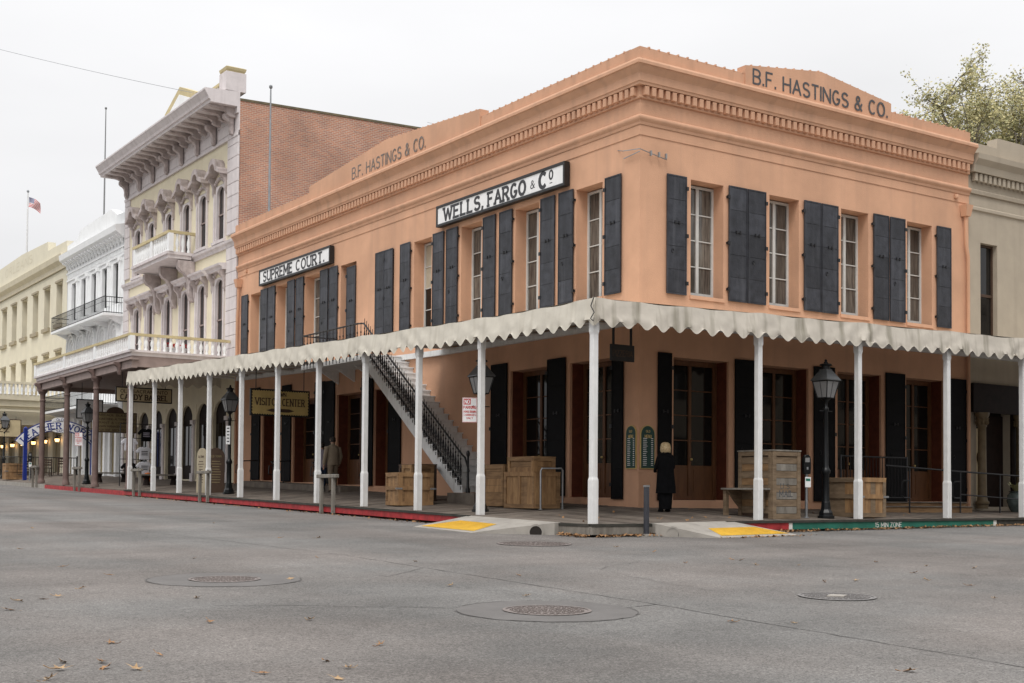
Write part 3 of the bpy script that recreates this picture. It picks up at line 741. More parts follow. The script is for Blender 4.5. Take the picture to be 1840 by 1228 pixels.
# iron shutters: leaf, five raised panels, pintles
def shutter_meshes(wd, h, m_):
    q = MB(); q.box(0, wd, -.02, .0, 0, h)
    for (x0, x1, z0, z1) in ((0, .028, 0, h), (wd-.028, wd, 0, h), (.028, wd-.028, 0, .035), (.028, wd-.028, h-.035, h)): q.box(x0, x1, -.036, -.02, z0, z1)
    leaf = q.mesh('shutter', m_)
    ph = (h-.07)/5
    q = MB(); q.box(.034, wd-.034, -.030, -.0205, .005, ph-.005); pan = q.mesh('panel', m_, bevel=.003)
    q = MB(); q.box(-.05, .03, -.05, -.02, -.045, .045); q.box(-.05, -.02, -.04, .03, -.03, .03); hin = q.mesh('hinge', 'iron_dark')
    q = MB(); q.tube([(-.07, -.036, 0), (.07, -.036, 0)], .012, 6); q.box(-.085, -.045, -.055, -.03, -.03, .045); q.box(.045, .085, -.055, -.03, -.03, .045); lat = q.mesh('latch', 'iron_dark')
    q = MB(); n = 12
    q.tube([(.035*math.cos(2*math.pi*i/n), -.036, .05*math.sin(2*math.pi*i/n)) for i in range(n+1)], .007, 5); rg = q.mesh('pull_ring', 'iron_dark')
    return leaf, pan, hin, lat, rg, wd, h, ph
SHU = shutter_meshes(.622, 2.88, 'iron_shutter'); SHG = shutter_meshes(.78, 3.52, 'black_shutter'); SHC = shutter_meshes(.575, 3.05, 'iron_shutter')
def shutter(fr, u0, z0, S, hinge_at, parent, d=.03, ring=True, tilt=0):
    leaf, pan, hin, lat, rg, wd, h, ph = S
    left = fr is LF
    # local x runs to the viewer's right: +X on the right side, -Y on the left side
    base = fr.p(u0 + wd if left else u0, z0, d) - wloc(parent)
    o = link('shutter', leaf, parent, base, (R(tilt), 0, R(-90) if left else 0) if not left else (0, R(0), R(-90)))
    for i in range(5): link('panel', pan, o, (0, 0, .035 + ph*i))
    hx = 0 if hinge_at == 'l' else wd
    for zz in (.10*h, .5*h, .9*h): link('hinge', hin, o, (hx, 0, zz), None, (1 if hinge_at == 'l' else -1, 1, 1))
    link('latch', lat, o, (wd*.5, 0, .6*h))
    if ring: link('pull_ring', rg, o, (wd*.28, 0, .36*h))
    return o
for u in (.80, 3.475, 6.15, 8.86): shutter(RF, u, 6.39, SHU, 'r', cb)
for u in (2.82, 5.49, 8.18, 10.86): shutter(RF, u, 6.39, SHU, 'l', cb, ring=False)
for u in (.65, 3.37, 6.16, 8.93, 15.94, 18.66, 21.18, 23.80): shutter(LF, u, 6.41, SHU, 'l' if u in (.65, 3.37, 6.16, 8.93) else 'r', cb, ring=False)
for u in (2.57, 5.33, 8.15, 10.93, 16.66, 19.42, 21.88): shutter(LF, u, 6.41, SHU, 'r', cb)
for u in (12.03, 12.61): shutter(LF, u, 6.22, SHC, 'r' if u > 12.3 else 'l', cb, ring=False)
shutter(LF, 14.6, 6.22, SHU, 'l', cb, ring=False)
for u in (3.05, 5.86, 8.68, 11.36): shutter(RF, u, 1.44, SHG, 'r', cb)
SHN = shutter_meshes(.42, 3.52, 'black_shutter'); shutter(RF, .55, 1.44, SHN, 'r', cb); shutter(LF, .54, 1.46, SHN, 'l', cb, ring=False)
for u in (2.86, 5.52, 11.42, 13.26, 16.05, 16.80, 19.6, 22.45): shutter(LF, u, gz0(u, 'L')-.02, SHG, 'l', cb, ring=False)
# rain pipes
def downpipe(fr, u, d, ztop, zbot, side):
    q = MB()
    q.hexa([fr.p(u-.10, ztop-.32, .02), fr.p(u+.10, ztop-.32, .02), fr.p(u+.10, ztop-.32, .2), fr.p(u-.10, ztop-.32, .2), fr.p(u-.15, ztop, .0), fr.p(u+.15, ztop, .0), fr.p(u+.15, ztop, .26), fr.p(u-.15, ztop, .26)])
    q.tube([fr.p(u, ztop-.3, .11), fr.p(u, ztop-1.1, .11), fr.p(u+side*.12, ztop-1.5, .09), fr.p(u+side*.12, zbot, .09)], .055, 8)
    q.build('downpipe', 'stucco', cb, smooth=True)
downpipe(RF, 12.08, .1, 10.0, 1.25, 1); downpipe(LF, 24.62, .1, 9.98, 1.9, 1)
q = MB()
for fr, u in ((RF, 11.72), (LF, 24.0)): q.lathe([(.0, -.06), (.06, -.05), (.07, 0), (.05, .06), (0, .07)], fr.p(u, 10.22, .06), 8)
q.build('roof_scupper', 'stucco_trim', cb, smooth=True)
# wire bracket at the corner
q = MB(); q.tube([(-1.05*.0-.05, .55, 9.62), (-.08, -.08, 9.66)], .012); q.tube([(-.08, .55, 9.80), (.0-.08, -.08, 9.72), (.75, -.09, 9.58)], .012)
for x in (.25, .5, .72): q.box(x-.02, x+.02, -.12, -.07, 9.6, 9.72)
q.build('wire_bracket', 'galv', cb)
for y in (.1, 2.2, 3.4):
    pass
# green menu boards by the corner
def menu(fr, u0, wd, z0, h, label):
    t = thing('menu_board', label, 'menu board', fr.p(u0+wd/2, z0, .03))
    left = fr is LF
    P = lambda a, z, d: fr.p(u0 + (wd - a if left else a), z, d)
    def plate(ins, d0, d1):
        pts = [P(ins, z0+ins, d0), P(wd-ins, z0+ins, d0)] + [P(wd/2 + (wd/2-ins)*math.cos(R(t_)), z0+h-wd/2 + (wd/2-ins)*math.sin(R(t_)), d0) for t_ in range(0, 181, 15)]
        q_ = MB(); q_.prism(pts, fr.d*(d1-d0)); return q_
    plate(0, .003, .035).build('board', 'sign_gold', t); plate(.018, .0352, .039).build('face', 'sign_green', t)
    q_ = MB(); rn = random.Random(int(u0*100))
    for i in range(15):
        z = z0+.08+i*.045
        q_.quad(*[P(a, zz, .0405) for a, zz in ((.07, z), (.07+wd*.25*rn.uniform(.7, 1.4), z), (.07+wd*.25, z+.014), (.07, z+.014))])
        q_.quad(*[P(a, zz, .0405) for a, zz in ((wd*.72, z), (wd*.86, z), (wd*.86, z+.014), (wd*.72, z+.014))])
    q_.build('menu_lines', 'sign_white', t)
    q_ = MB(); text(q_, 'MENU', lambda a, b, l: P(wd*.28+a, z0+h-.30+b, .0405+l), .07, wd*.45, .2); text(q_, 'OLD', lambda a, b, l: P(wd*.36+a, z0+h-.17+b, .0405+l), .05, wd*.28, .2)
    q_.build('menu_title', 'sign_gold', t)
menu(LF, .06, .38, 2.18, 1.03, 'arched green menu board left of the building corner'); menu(RF, .03, .44, 2.18, 1.03, 'arched green menu board right of the building corner')
# the two framed signs over the long side
def wall_sign(name, label, s, y0, y1, z0, z1, ink=None, parts=None):
    t = thing(name, label, 'sign', (-.05, (y0+y1)/2, z0))
    q_ = MB(); LF.box(q_, y0, y1, z0, z1, .03, .17); q_.build('frame_box', 'sign_black', t)
    q_ = MB(); LF.box(q_, y0+.07, y1-.07, z0+.075, z1-.075, .171, .178); q_.build('face', 'sign_white', t)
    q_ = MB(); fr_ = [(y0, y1, z0, z0+.07), (y0, y1, z1-.07, z1), (y0, y0+.065, z0+.07, z1-.07), (y1-.065, y1, z0+.07, z1-.07)]
    for a in fr_: LF.box(q_, *a, .171, .20)
    q_.build('moulding', 'sign_black', t)
    q_ = MB()
    for (s_, st, ln, zb, h, wt) in parts: text(q_, s_, lambda a, b, l: LF.p(y1-st-a, zb+b, .1795+l), h, ln, wt, True, .16)
    q_.build('lettering', 'sign_ink', t)
wall_sign('express_sign', 'long white framed sign reading Wells, Fargo & Co above the shutters', '', 2.75, 9.13, 9.40, 10.02, parts=[('WELLS,', .42, 2.15, 9.53, .35, .27), ('FARGO', 2.80, 1.85, 9.53, .35, .27), ('&', 4.85, .22, 9.60, .20, .16), ('C', 5.25, .36, 9.53, .37, .32), ('O', 5.70, .17, 9.68, .22, .26), ('-', 5.72, .14, 9.53, .1, .3)])
wall_sign('court_sign', 'white framed sign reading Supreme Court on the orange wall', '', 16.25, 22.37, 9.40, 10.01, parts=[('SUPREME', .40, 2.65, 9.53, .34, .25), ('COURT.', 3.35, 2.35, 9.53, .34, .25)])
# ============================================================ outside staircase
st = thing('staircase', 'white timber outside staircase with black iron railing under the awning', 'staircase', (-.65, 5.6, bw(-.65, 5.6)))
SW = 1.3; Y0, Z0s, RUN, RISE, NS = 5.75, 1.60, .262, .19, 22
q = MB(); q.hexa([(-1.55, 4.75, bw(-1.55, 4.75)), (-.02, 4.75, bw(0, 4.75)), (-.02, 6.1, bw(0, 6.1)), (-1.55, 6.1, bw(-1.55, 6.1)), (-1.55, 4.75, 1.585), (-.02, 4.75, 1.585), (-.02, 6.1, 1.585), (-1.55, 6.1, 1.585)])
q.build('landing_step', 'plank_pale', st)
q = MB(); q.box(-SW-.02, 0.0, -.03, RUN+.012, -.032, 0); tm = q.mesh('tread', 'white_paint')
q = MB(); q.box(-SW+.04, -.002, .02, .042, -RISE+.0, -.034); rm = q.mesh('riser', 'white_paint')
for i in range(NS):
    link('tread', tm, st, Vector((0, Y0+RUN*i, Z0s+RISE*(i+1))) - wloc(st)); link('riser', rm, st, Vector((0, Y0+RUN*i, Z0s+RISE*(i+1))) - wloc(st))
q = MB()
ye, ze = Y0+RUN*NS, Z0s+RISE*NS
pts = [(-SW+.035, Y0-.02, 1.59)]
for i in range(NS): pts += [(-SW+.035, Y0+RUN*i, Z0s+RISE*(i+1)-.034), (-SW+.035, Y0+RUN*(i+1), Z0s+RISE*(i+1)-.034)]
pts += [(-SW+.035, ye, ze-.32), (-SW+.035, Y0+.42, 1.59)]
q.prism(pts, (-.04, 0, 0)); q.build('stringer', 'white_paint', st)
q = MB(); q.box(-SW-.03, -.005, ye+.013, 15.95, ze-.15, ze); q.build('landing', 'white_paint', st)
for y in (12.0, 13.3, 14.6, 15.8):
    q = MB(); q.prism([(-.7, y, ze-.151), (-.01, y, ze-.151), (-.01, y, ze-.55)], (0, .08, 0)); q.build('landing_bracket', 'white_paint', st)
q = MB(); X = -SW-.01
rail = [(X, Y0-.35, Z0s+.55), (X, Y0-.15, Z0s+.92), (X, Y0, Z0s+1.0), (X, ye, ze+.95), (X, ye+.4, ze+.98), (X, 15.9, ze+.98)]
q.tube(rail, .028, 8)
q.tube([(X, 15.9, ze+.98), (-.05, 15.9, ze+.98)], .022, 6)
q.build('handrail', 'iron_dark', st, smooth=True)
q = MB(); q.lathe([(.012, 0), (.012, .16), (.03, .18), (.034, .22), (.014, .26), (.012, .36), (.026, .55), (.034, .62), (.018, .72), (.012, .78), (.03, .82), (.012, .86), (.010, 1.12)], n=6)
for dz in (.20, .44): q.tube([(0, -.055, dz+.1), (0, -.05, dz-.06), (0, -.012, dz-.1), (0, .012, dz-.1), (0, .05, dz-.06), (0, .055, dz+.1)], .007, 4)
bm_ = q.mesh('baluster', 'iron_dark', smooth=True)
for i in range(NS):
    for s_ in (.07, .20): link('baluster', bm_, st, Vector((X, Y0+RUN*i+s_, Z0s+RISE*(i+1)-.12 + (s_-.07)*.7)) - wloc(st))
for i in range(18): link('baluster', bm_, st, Vector((X-.03, ye+.12+i*.24, ze-.13)) - wloc(st))
q = MB(); q.lathe([(.06, 0), (.06, .1), (.035, .15), (.028, .95), (.05, 1.0), (.05, 1.06), (.02, 1.12)], (X, Y0-.3, 1.585), 10); q.build('newel', 'iron_dark', st, smooth=True)

# ============================================================ canvas awnings on white posts
def zl(y): return 5.475 + .0285*(y if y > 0 else y*.4)
def zr(x): return 5.445 + .018*(x+3.9)
def rearL(y): return 5.80 + .004*max(0, y) + .0175*max(0, y-9)
def rearR(x): return 5.80 + .004*x
def post_mesh(h):
    q = MB(); a, b = .076, .063
    def ring(w_, z): return [(-w_, -w_, z), (w_, -w_, z), (w_, w_, z), (-w_, w_, z)]
    lv = [(a, 0), (a, .86), (a-.003, .88), (b, .92), (b, h-.52), (a-.003, h-.48), (a, h-.46), (a, h)]
    vs = [p for w_, z in lv for p in ring(w_, z)]; n = len(lv)
    q.add(vs, [(i*4+k_, i*4+(k_+1) % 4, (i+1)*4+(k_+1) % 4, (i+1)*4+k_) for i in range(n-1) for k_ in range(4)] + [(3, 2, 1, 0), tuple(range(4*n-4, 4*n))])
    return q.mesh('post', 'white_paint', bevel=.006)
from mathutils import noise as mnoise
def ns(x, y, z): return mnoise.noise(Vector((x, y, z)))
def valance(root, P, a0, a1, ztop, m_, posts, n_sc):
    """P(a, out, z); a runs along the street edge"""
    per = 10; N = n_sc*per; rows = [0, .05, .12, .22, .33, .425]; vs = []
    for i in range(N+1):
        a = a0 + (a1-a0)*i/N
        dp = min(abs(a-p) for p in posts)
        zt = ztop(a) - .035*min(1, dp/.9)*(1 + .3*math.sin(a*5)) + .018*ns(a*1.3, 3, 1)
        ph = (i % per)/per
        kk = 1+.16*ns(round(i/per)*1.7, 9, 4); sc = .135*kk*(.5+.5*math.cos(2*math.pi*ph))**.9
        for r_, dz in enumerate(rows):
            t_ = dz/.425
            pull = math.exp(-dp*1.6)
            fold = .030*ns(a*2.2 + dz*3, dz*2.2, 7) + .022*math.sin(a*9 + dz*11 + 2*ns(a*.7, 0, 5))*pull*t_ + .014*ns(a*6, dz*5, 2)
            vs.append(P(a, .02 + .05*t_ + fold*(0.3+t_), zt - dz))
        fold = .03*ns(a*2.2+1, .8, 7) + .012*ns(a*5, .3, 3)
        vs.append(P(a, .07 + fold, zt - .425 - sc*.55 - .001)); vs.append(P(a, .075 + fold*1.2, zt - .425 - sc - .002))
    k_ = len(rows)+2; q = MB()
    q.add(vs, [(i*k_+r_, i*k_+r_+1, (i+1)*k_+r_+1, (i+1)*k_+r_) for i in range(N) for r_ in range(k_-1)])
    return q.build('valance', m_, root, smooth=True)
def canopy(root, f, na, nb, m_, skip=None):
    q = MB(); vs = []
    for i in range(na+1):
        for j in range(nb+1): vs.append(f(i/na, j/nb))
    fs = [(i*(nb+1)+j, (i+1)*(nb+1)+j, (i+1)*(nb+1)+j+1, i*(nb+1)+j+1) for i in range(na) for j in range(nb) if not (skip and skip(i/na, j/nb))]
    q.add(vs, fs); return q.build('canopy', m_, root, smooth=True)
LP = [.93 + 2.811*i for i in range(10)]; RP = [-3.81, .70, 3.90, 7.12, 10.18, 13.35, 16.5]
aw = thing('street_awning', 'long off-white scalloped canvas awning on white posts along the red kerb', 'awning', (-3.8, 11, bw(-3.8, 11)))
YA0, YA1 = -3.36, 26.3
valance(aw, lambda a, o_, z: (-3.90-o_, a, z), YA0-.03, YA1, zl, 'canvas', LP+[-3.3], 66)
valance(aw, lambda a, o_, z: (a, 26.28+o_, z), -3.9, -.1, lambda a: zl(26)+(a+3.9)*.03, 'canvas', [-3.9, 0], 8)
def fL(u, v):
    y = -3.36 + (YA1+3.36)*u; x = -3.92*(1-v)
    if y < 0: x = -3.92 + (3.92+min(0, y*3.92/3.36))*v
    yy = max(0, y)
    return (x, y, zl(y)-.02 + v*(rearL(yy)-zl(y)+.02)*(1+min(0, y)/3.36) - .03*math.sin(math.pi*v)*abs(math.sin(u*26)))
canopy(aw, fL, 90, 8, 'canvas', lambda u, v: 8.7 < -3.36+29.66*u < 15.95 and v > .6)
for y in LP:
    zb = bw(-3.8, y); h_ = zl(y)-.2-zb
    link('post', post_mesh(h_), aw, Vector((-3.8, y, zb)) - wloc(aw))
q = MB()
def beamL(q, x, y0_, y1_, dz0, dz1, fn, w_=.06): q.hexa([(x-w_, y0_, fn(y0_)+dz0), (x+w_, y0_, fn(y0_)+dz0), (x+w_, y1_, fn(y1_)+dz0), (x-w_, y1_, fn(y1_)+dz0), (x-w_, y0_, fn(y0_)+dz1), (x+w_, y0_, fn(y0_)+dz1), (x+w_, y1_, fn(y1_)+dz1), (x-w_, y1_, fn(y1_)+dz1)])
beamL(q, -3.8, -3.3, 0, -.20, -.06, zl); beamL(q, -3.8, 0, 26.25, -.20, -.06, zl); q.build('header_beam', 'white_paint', aw)
q = MB(); beamL(q, -.07, 0.1, 9, -.22, -.06, rearL); beamL(q, -.07, 9, 11.8, -.22, -.06, rearL); beamL(q, -.07, 16.0, 24.9, -.22, -.06, rearL); q.build('wall_ledger', 'white_paint', aw)
def rafter(root, p0, p1): 
    q = MB(); q.tube([p0, p1], .035, 4); q.build('rafter', 'white_paint', root)
for y in LP:
    for dy in (0, 1.4):
        if y+dy < 26 and not 8.6 < y+dy < 16.1: rafter(aw, (-3.75, y+dy, zl(y+dy)-.09), (-.1, y+dy, rearL(y+dy)-.11))
ar = thing('street_awning', 'mildew-stained off-white canvas awning on white posts by the green kerb', 'awning', (4, -3.2, bw(4, -3.2)))
valance(ar, lambda a, o_, z: (a, -3.32-o_, z), -3.96, 17.0, zr, 'canvas_mildew', RP, 47)
def fR(u, v):
    x = -3.92 + 20.92*u; y = -3.34*(1-v)
    if x < 0: y = -3.34 + (3.34 + x*3.34/3.92)*v
    return (x, y, zr(x)-.02 + v*(rearR(max(0, x))-zr(x)+.02)*(1+min(0, x)/3.92) - .03*math.sin(math.pi*v)*abs(math.sin(u*19)))
canopy(ar, fR, 60, 8, 'canvas_mildew')
for x in RP:
    zb = bw(x, -3.2); link('post', post_mesh(zr(x)-.2-zb), ar, Vector((x, -3.2, zb)) - wloc(ar))
q = MB()
q.hexa([(-3.7, -3.26, zr(-3.7)-.2), (17, -3.26, zr(17)-.2), (17, -3.14, zr(17)-.2), (-3.7, -3.14, zr(-3.7)-.2), (-3.7, -3.26, zr(-3.7)-.06), (17, -3.26, zr(17)-.06), (17, -3.14, zr(17)-.06), (-3.7, -3.14, zr(-3.7)-.06)])
q.build('header_beam', 'white_paint', ar)
q = MB(); q.hexa([(.1, -.13, 5.58), (17, -.13, 5.65), (17, -.01, 5.65), (.1, -.01, 5.58), (.1, -.13, 5.74), (17, -.13, 5.81), (17, -.01, 5.81), (.1, -.01, 5.74)]); q.build('wall_ledger', 'white_paint', ar)
for i in range(15):
    x = .1 + i*1.18; rafter(ar, (x, -3.15, zr(x)-.09), (x, -.1, rearR(x)-.11))
for i, (xx, yy) in enumerate(((-3.8, -3.2), (-2.5, -3.2), (-1.2, -3.2), (-3.8, -2), (-3.8, -.6))):
    rafter(ar if i < 3 else aw, (xx, yy, 5.36), (-.1, -.1, 5.70))
# lacing cord at the corner of the canvas
q = MB(); q.tube([(-4.0, -3.43, 5.42), (-4.05, -3.40, 5.25), (-4.02, -3.47, 5.12), (-4.07, -3.42, 5.0), (-4.03, -3.46, 4.95)], .012, 5); q.build('lacing_cord', 'iron_dark', ar)

# ============================================================ street lamps
def make_lamp(h=3.62):
    t = thing('street_lamp', '', 'street lamp')
    q = MB(); q.lathe([(.20, 0), (.20, .05), (.165, .07), (.16, .13), (.12, .20), (.105, .32), (.10, .36)], n=8, rot=.39); q.build('base', 'lamp_black', t, world=False)
    q = MB(); q.lathe([(.10, .36), (.085, .40), (.078, 1.0), (.10, 1.03), (.105, 1.09), (.085, 1.13), (.06, 1.18), (.052, 1.9), (.048, 2.45), (.065, 2.48), (.065, 2.53), (.04, 2.56), (.035, 2.66), (.07, 2.70), (.11, 2.74)], n=14); q.build('shaft', 'lamp_black', t, True, world=False)
    s2 = math.sqrt(2)
    q = MB(); n = 4; lo, hi, z0, z1 = .130*s2, .215*s2, 2.76, 3.15
    fr = q
    for k_ in range(4):
        a = math.pi/4 + k_*math.pi/2; b = a + math.pi/2
        P = lambda r_, an, z: (r_*math.cos(an), r_*math.sin(an), z)
        fr.tube([P(lo, a, z0), P(hi, a, z1)], .014, 4)
        fr.tube([P(lo, a, z0), P(lo, b, z0)], .014, 4); fr.tube([P(hi, a, z1), P(hi, b, z1)], .018, 4)
        fr.tube([(P(lo, a, z0)[0]*.5+P(lo, b, z0)[0]*.5, P(lo, a, z0)[1]*.5+P(lo, b, z0)[1]*.5, z0), (P(hi, a, z1)[0]*.5+P(hi, b, z1)[0]*.5, P(hi, a, z1)[1]*.5+P(hi, b, z1)[1]*.5, z1)], .006, 4)
    q.build('lantern_frame', 'lamp_black', t, world=False)
    for k_ in range(4):
        a = math.pi/4 + k_*math.pi/2; b = a + math.pi/2; e = .985
        P = lambda r_, an, z: Vector((r_*math.cos(an)*e, r_*math.sin(an)*e, z))
        q = MB(); q.prism([P(lo, a, z0), P(lo, b, z0), P(hi, b, z1), P(hi, a, z1)], -Vector((math.cos((a+b)/2), math.sin((a+b)/2), 0))*.006); q.build('pane', 'lamp_glass', t, world=False)
    q = MB(); q.lathe([(.245*s2, 3.155), (.245*s2, 3.175), (.10*s2, 3.40), (.10*s2, 3.42)], n=4, rot=math.pi/4); q.build('roof', 'lamp_roof', t, world=False)
    q = MB(); q.lathe([(.10, 3.42), (.10, 3.50), (.15, 3.51), (.13, 3.545), (.05, 3.56), (.05, 3.585), (.03, 3.60), (.035, 3.63), (.0, 3.67)], n=10); q.build('finial', 'lamp_black', t, True, world=False)
    q = MB(); q.lathe([(.0, 2.80), (.045, 2.82), (.06, 2.90), (.04, 2.98), (.0, 3.0)], n=10); q.build('bulb', 'sign_white', t, True, world=False)
    q = MB(); q.tube([(-.22, 0, 2.46), (.22, 0, 2.46)], .012, 6); q.build('ladder_bar', 'lamp_black', t, world=False)
    return t
lamp0 = make_lamp()
LMP = [(3.15, -2.9, .05, 'black street lamp beside the mail box stand at the green kerb'), (-3.15, 1.95, -.1, 'black street lamp behind the post by the no parking sign and crates'),
       (-3.15, 17.6, .0, 'black street lamp with narrow white notice beside the tombstone tablets'), (-3.2, 34.3, .1, 'black street lamp between brown columns before the leather works arch'), (-3.3, 50.0, .0, 'black street lamp cut by the left picture edge')]
for i, (x, y, rz, lb) in enumerate(LMP):
    o = lamp0 if i == 0 else copy_tree(lamp0)
    o.location = (x, y, bw(x, min(y, 60))); o.rotation_euler.z = rz; o['label'] = lb; o['group'] = 'gas style street lamps'
def plate_sign(name, label, cat, x, y, z, w_, h_, rz, rows, post=None, mface='sign_white'):
    t = thing(name, label, cat, (x, y, z), rz)
    q = MB(); q.box(-w_/2, w_/2, -.006, .006, 0, h_); q.build('plate', mface, t, world=False, bevel=.004)
    for (mm, fn) in rows:
        q = MB(); fn(q); q.build('print', mm, t, world=False)
    q = MB(); q.box(-.03, .03, .006, .05, h_*.2, h_*.25); q.box(-.03, .03, .006, .05, h_*.75, h_*.8); q.build('clamp', 'galv', t, world=False)
    return t
def nopark(label, x, y, z, rz, k_=1):
    w_, h_ = .34*k_, .58*k_
    def red(q):
        q.quad((-w_*.42, -.0068, h_*.72), (w_*.06, -.0068, h_*.72), (w_*.06, -.0068, h_*.95), (-w_*.42, -.0068, h_*.95))
        text(q, 'PARKING', lambda a, b, l: (-w_*.42+a, -.0068-l, h_*.56+b), h_*.1, w_*.84, .2)
        for i in range(3): text(q, ['HORSE DRAWN', 'CARRIAGES', 'ONLY'][i], lambda a, b, l: (-w_*(.4 if i < 2 else .22)+a, -.0068-l, h_*(.40-.13*i)+b), h_*.075, w_*(.8 if i < 2 else .44), .17)
    def wh(q): text(q, 'NO', lambda a, b, l: (-w_*.34+a, -.0075-l, h_*.76+b), h_*.15, w_*.32, .2)
    def bd(q):
        e = .47
        for (x0, x1, z0, z1) in ((-w_*e, w_*e, .01*h_, .025*h_), (-w_*e, w_*e, .975*h_, .99*h_), (-w_*e, -w_*e+.006, .025*h_, .975*h_), (w_*e-.006, w_*e, .025*h_, .975*h_)): q.quad((x0, -.0066, z0), (x1, -.0066, z0), (x1, -.0066, z1), (x0, -.0066, z1))
    return plate_sign('parking_sign', label, 'sign', x, y, z, w_, h_, rz, [('sign_red', red), ('sign_white', wh), ('sign_red', bd)])
nopark('red and white no parking sign on the lamp beside the staircase', -3.42, 2.02, 3.22, R(-34)); nopark('red and white no parking sign on the far lamp by the arch', -3.6, 34.2, 3.55, R(-34), 1.0)
plate_sign('lamp_notice', 'narrow white notice strapped to the lamp by the tombstone tablets', 'sign', -3.24, 17.5, 3.15, .14, .62, R(-34), [('sign_ink', lambda q: [q.box(-.04, .04, -.008, -.0065, .08+.11*i, .12+.11*i) for i in range(5)])])
# ============================================================ cream and lavender Italianate building
IY0, IY1 = 25.0, 39.7
ib = thing('italianate_building', 'three-storey cream building with ornate lavender hoods and bracketed cornice', 'building', (0, 32, 1.9))
W3 = [26.95, 29.0, 31.0, 33.3, 35.75, 37.75]; HW = .52
ops = [(c-HW, c+HW, 11.85, 14.25) for c in W3] + [(c-HW, c+HW, 7.0, 10.4) for c in W3]
q = MB(); LF.wall(q, IY0+.01, IY1, 6.2, 17.3, ops, .3); q.build('wall', 'cream_wall', ib)
GA = [26.0 + 1.95*i for i in range(7)]
gops = [(c, c+1.45, 2.1, 5.3) for c in GA]
q = MB(); LF.wall(q, IY0+.01, IY1, .8, 6.2, gops, .16); q.build('arcade_wall', 'cream_wall', ib)
q = MB()
q.quad((.0, IY0, .8), (22, IY0, .8), (22, IY0, 17.85), (.0, IY0, 17.25)); q.build('brick_side_wall', 'brickwork', ib)
q = MB(); q.hexa([(.0, IY0-.03, 17.252), (22, IY0-.03, 17.852), (22, IY0+.3, 17.852), (.0, IY0+.3, 17.252), (.0, IY0-.03, 17.34), (22, IY0-.03, 17.94), (22, IY0+.3, 17.94), (.0, IY0+.3, 17.34)])
mat('coping_moss', (.19, .15, .085), .9, .4, 3, .4, 30, col2=(.10, .09, .06)); q.build('mossy_coping', 'coping_moss', ib)
q = MB(); q.quad((.3, IY0+.3, 17.2), (22, IY0+.3, 17.5), (22, IY1, 17.5), (.3, IY1, 17.2)); q.quad((0, IY1-.01, 1), (22, IY1-.01, 1), (22, IY1-.01, 17.3), (0, IY1-.01, 17.3)); q.build('roof_deck', 'roofing', ib)
q = MB(); q.quad((.7, IY0+.1, 1), (.7, IY1-.1, 1), (.7, IY1-.1, 17), (.7, IY0+.1, 17)); q.build('interior_lining', 'interior', ib)
# quoins: stacked blocks at both ends
q = MB(); q.box(-.07, .03, 0, 1.12, 0, .50); qa = q.mesh('quoin', 'lavender', bevel=.012)
q = MB(); q.box(-.07, .03, 0, .75, 0, .50); qb = q.mesh('quoin', 'lavender', bevel=.012)
for i in range(19):
    z = 6.3 + i*.515
    if z + .5 > 11.45 and z < 11.8: continue
    link('quoin', qa, ib, Vector((0, IY0+.0, z)) - wloc(ib)); link('quoin', qb, ib, Vector((0, IY1-.75, z)) - wloc(ib))
q = MB(); LF.prof(q, [(.0, 11.45), (.06, 11.45), (.08, 11.55), (.16, 11.62), (.18, 11.72), (.0, 11.76)], IY0-.05, IY1+.05); q.build('belt_course', 'lavender', ib)
# frieze and big cornice
q = MB(); LF.box(q, IY0, IY1, 15.85, 15.97, .0, .10); LF.box(q, IY0, IY1, 15.972, 16.75, .0, .05); LF.box(q, IY0, IY1, 16.752, 17.0, .0, .12); q.build('frieze', 'lavender', ib)
q = MB(); LF.prof(q, [(.0, 17.0), (1.22, 17.0), (1.24, 17.10), (1.30, 17.12), (1.33, 17.22), (1.44, 17.40), (1.48, 17.45), (1.48, 17.52), (.0, 17.60)], IY0-.0, IY1+.25); q.build('cornice', 'lavender', ib)
def scroll(du, w_, depth, h, rev=False):
    """S-shaped bracket: profile in (d, z) from wall, below soffit"""
    pts = [(0, 0), (depth, 0), (depth, -h*.16), (depth*.82, -h*.26), (depth*.62, -h*.30), (depth*.42, -h*.42), (depth*.34, -h*.6), (depth*.36, -h*.78), (depth*.22, -h*.96), (0, -h)]
    q = MB(); q.prism([(-d, -w_/2, z) for d, z in pts], (0, w_, 0)); return q
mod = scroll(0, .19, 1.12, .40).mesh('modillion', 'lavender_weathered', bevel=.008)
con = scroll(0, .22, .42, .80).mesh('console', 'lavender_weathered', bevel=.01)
for i in range(19): link('modillion', mod, ib, Vector((-.05, IY0+.35+i*.775, 16.998)) - wloc(ib))
for i in range(8): link('console', con, ib, Vector((-.101, IY0+.5+i*1.96, 16.74)) - wloc(ib))
q = MB()
for i in range(7):
    c0 = IY0+.5+i*1.96
    for k_ in range(11): LF.box(q, c0+.28+k_*.135, c0+.36+k_*.135, 16.53, 16.72, .0505, .10)
q.build('frieze_flutes', 'lavender', ib)['kind'] = 'stuff'
fp = MB(); fp.box(-.025, 0, 0, 1.4, 0, .34); fm = fp.mesh('frieze_panel', 'lavender', bevel=.01)
for i in range(7): link('frieze_panel', fm, ib, Vector((-.0502, IY0+.78+i*1.96, 16.08)) - wloc(ib))
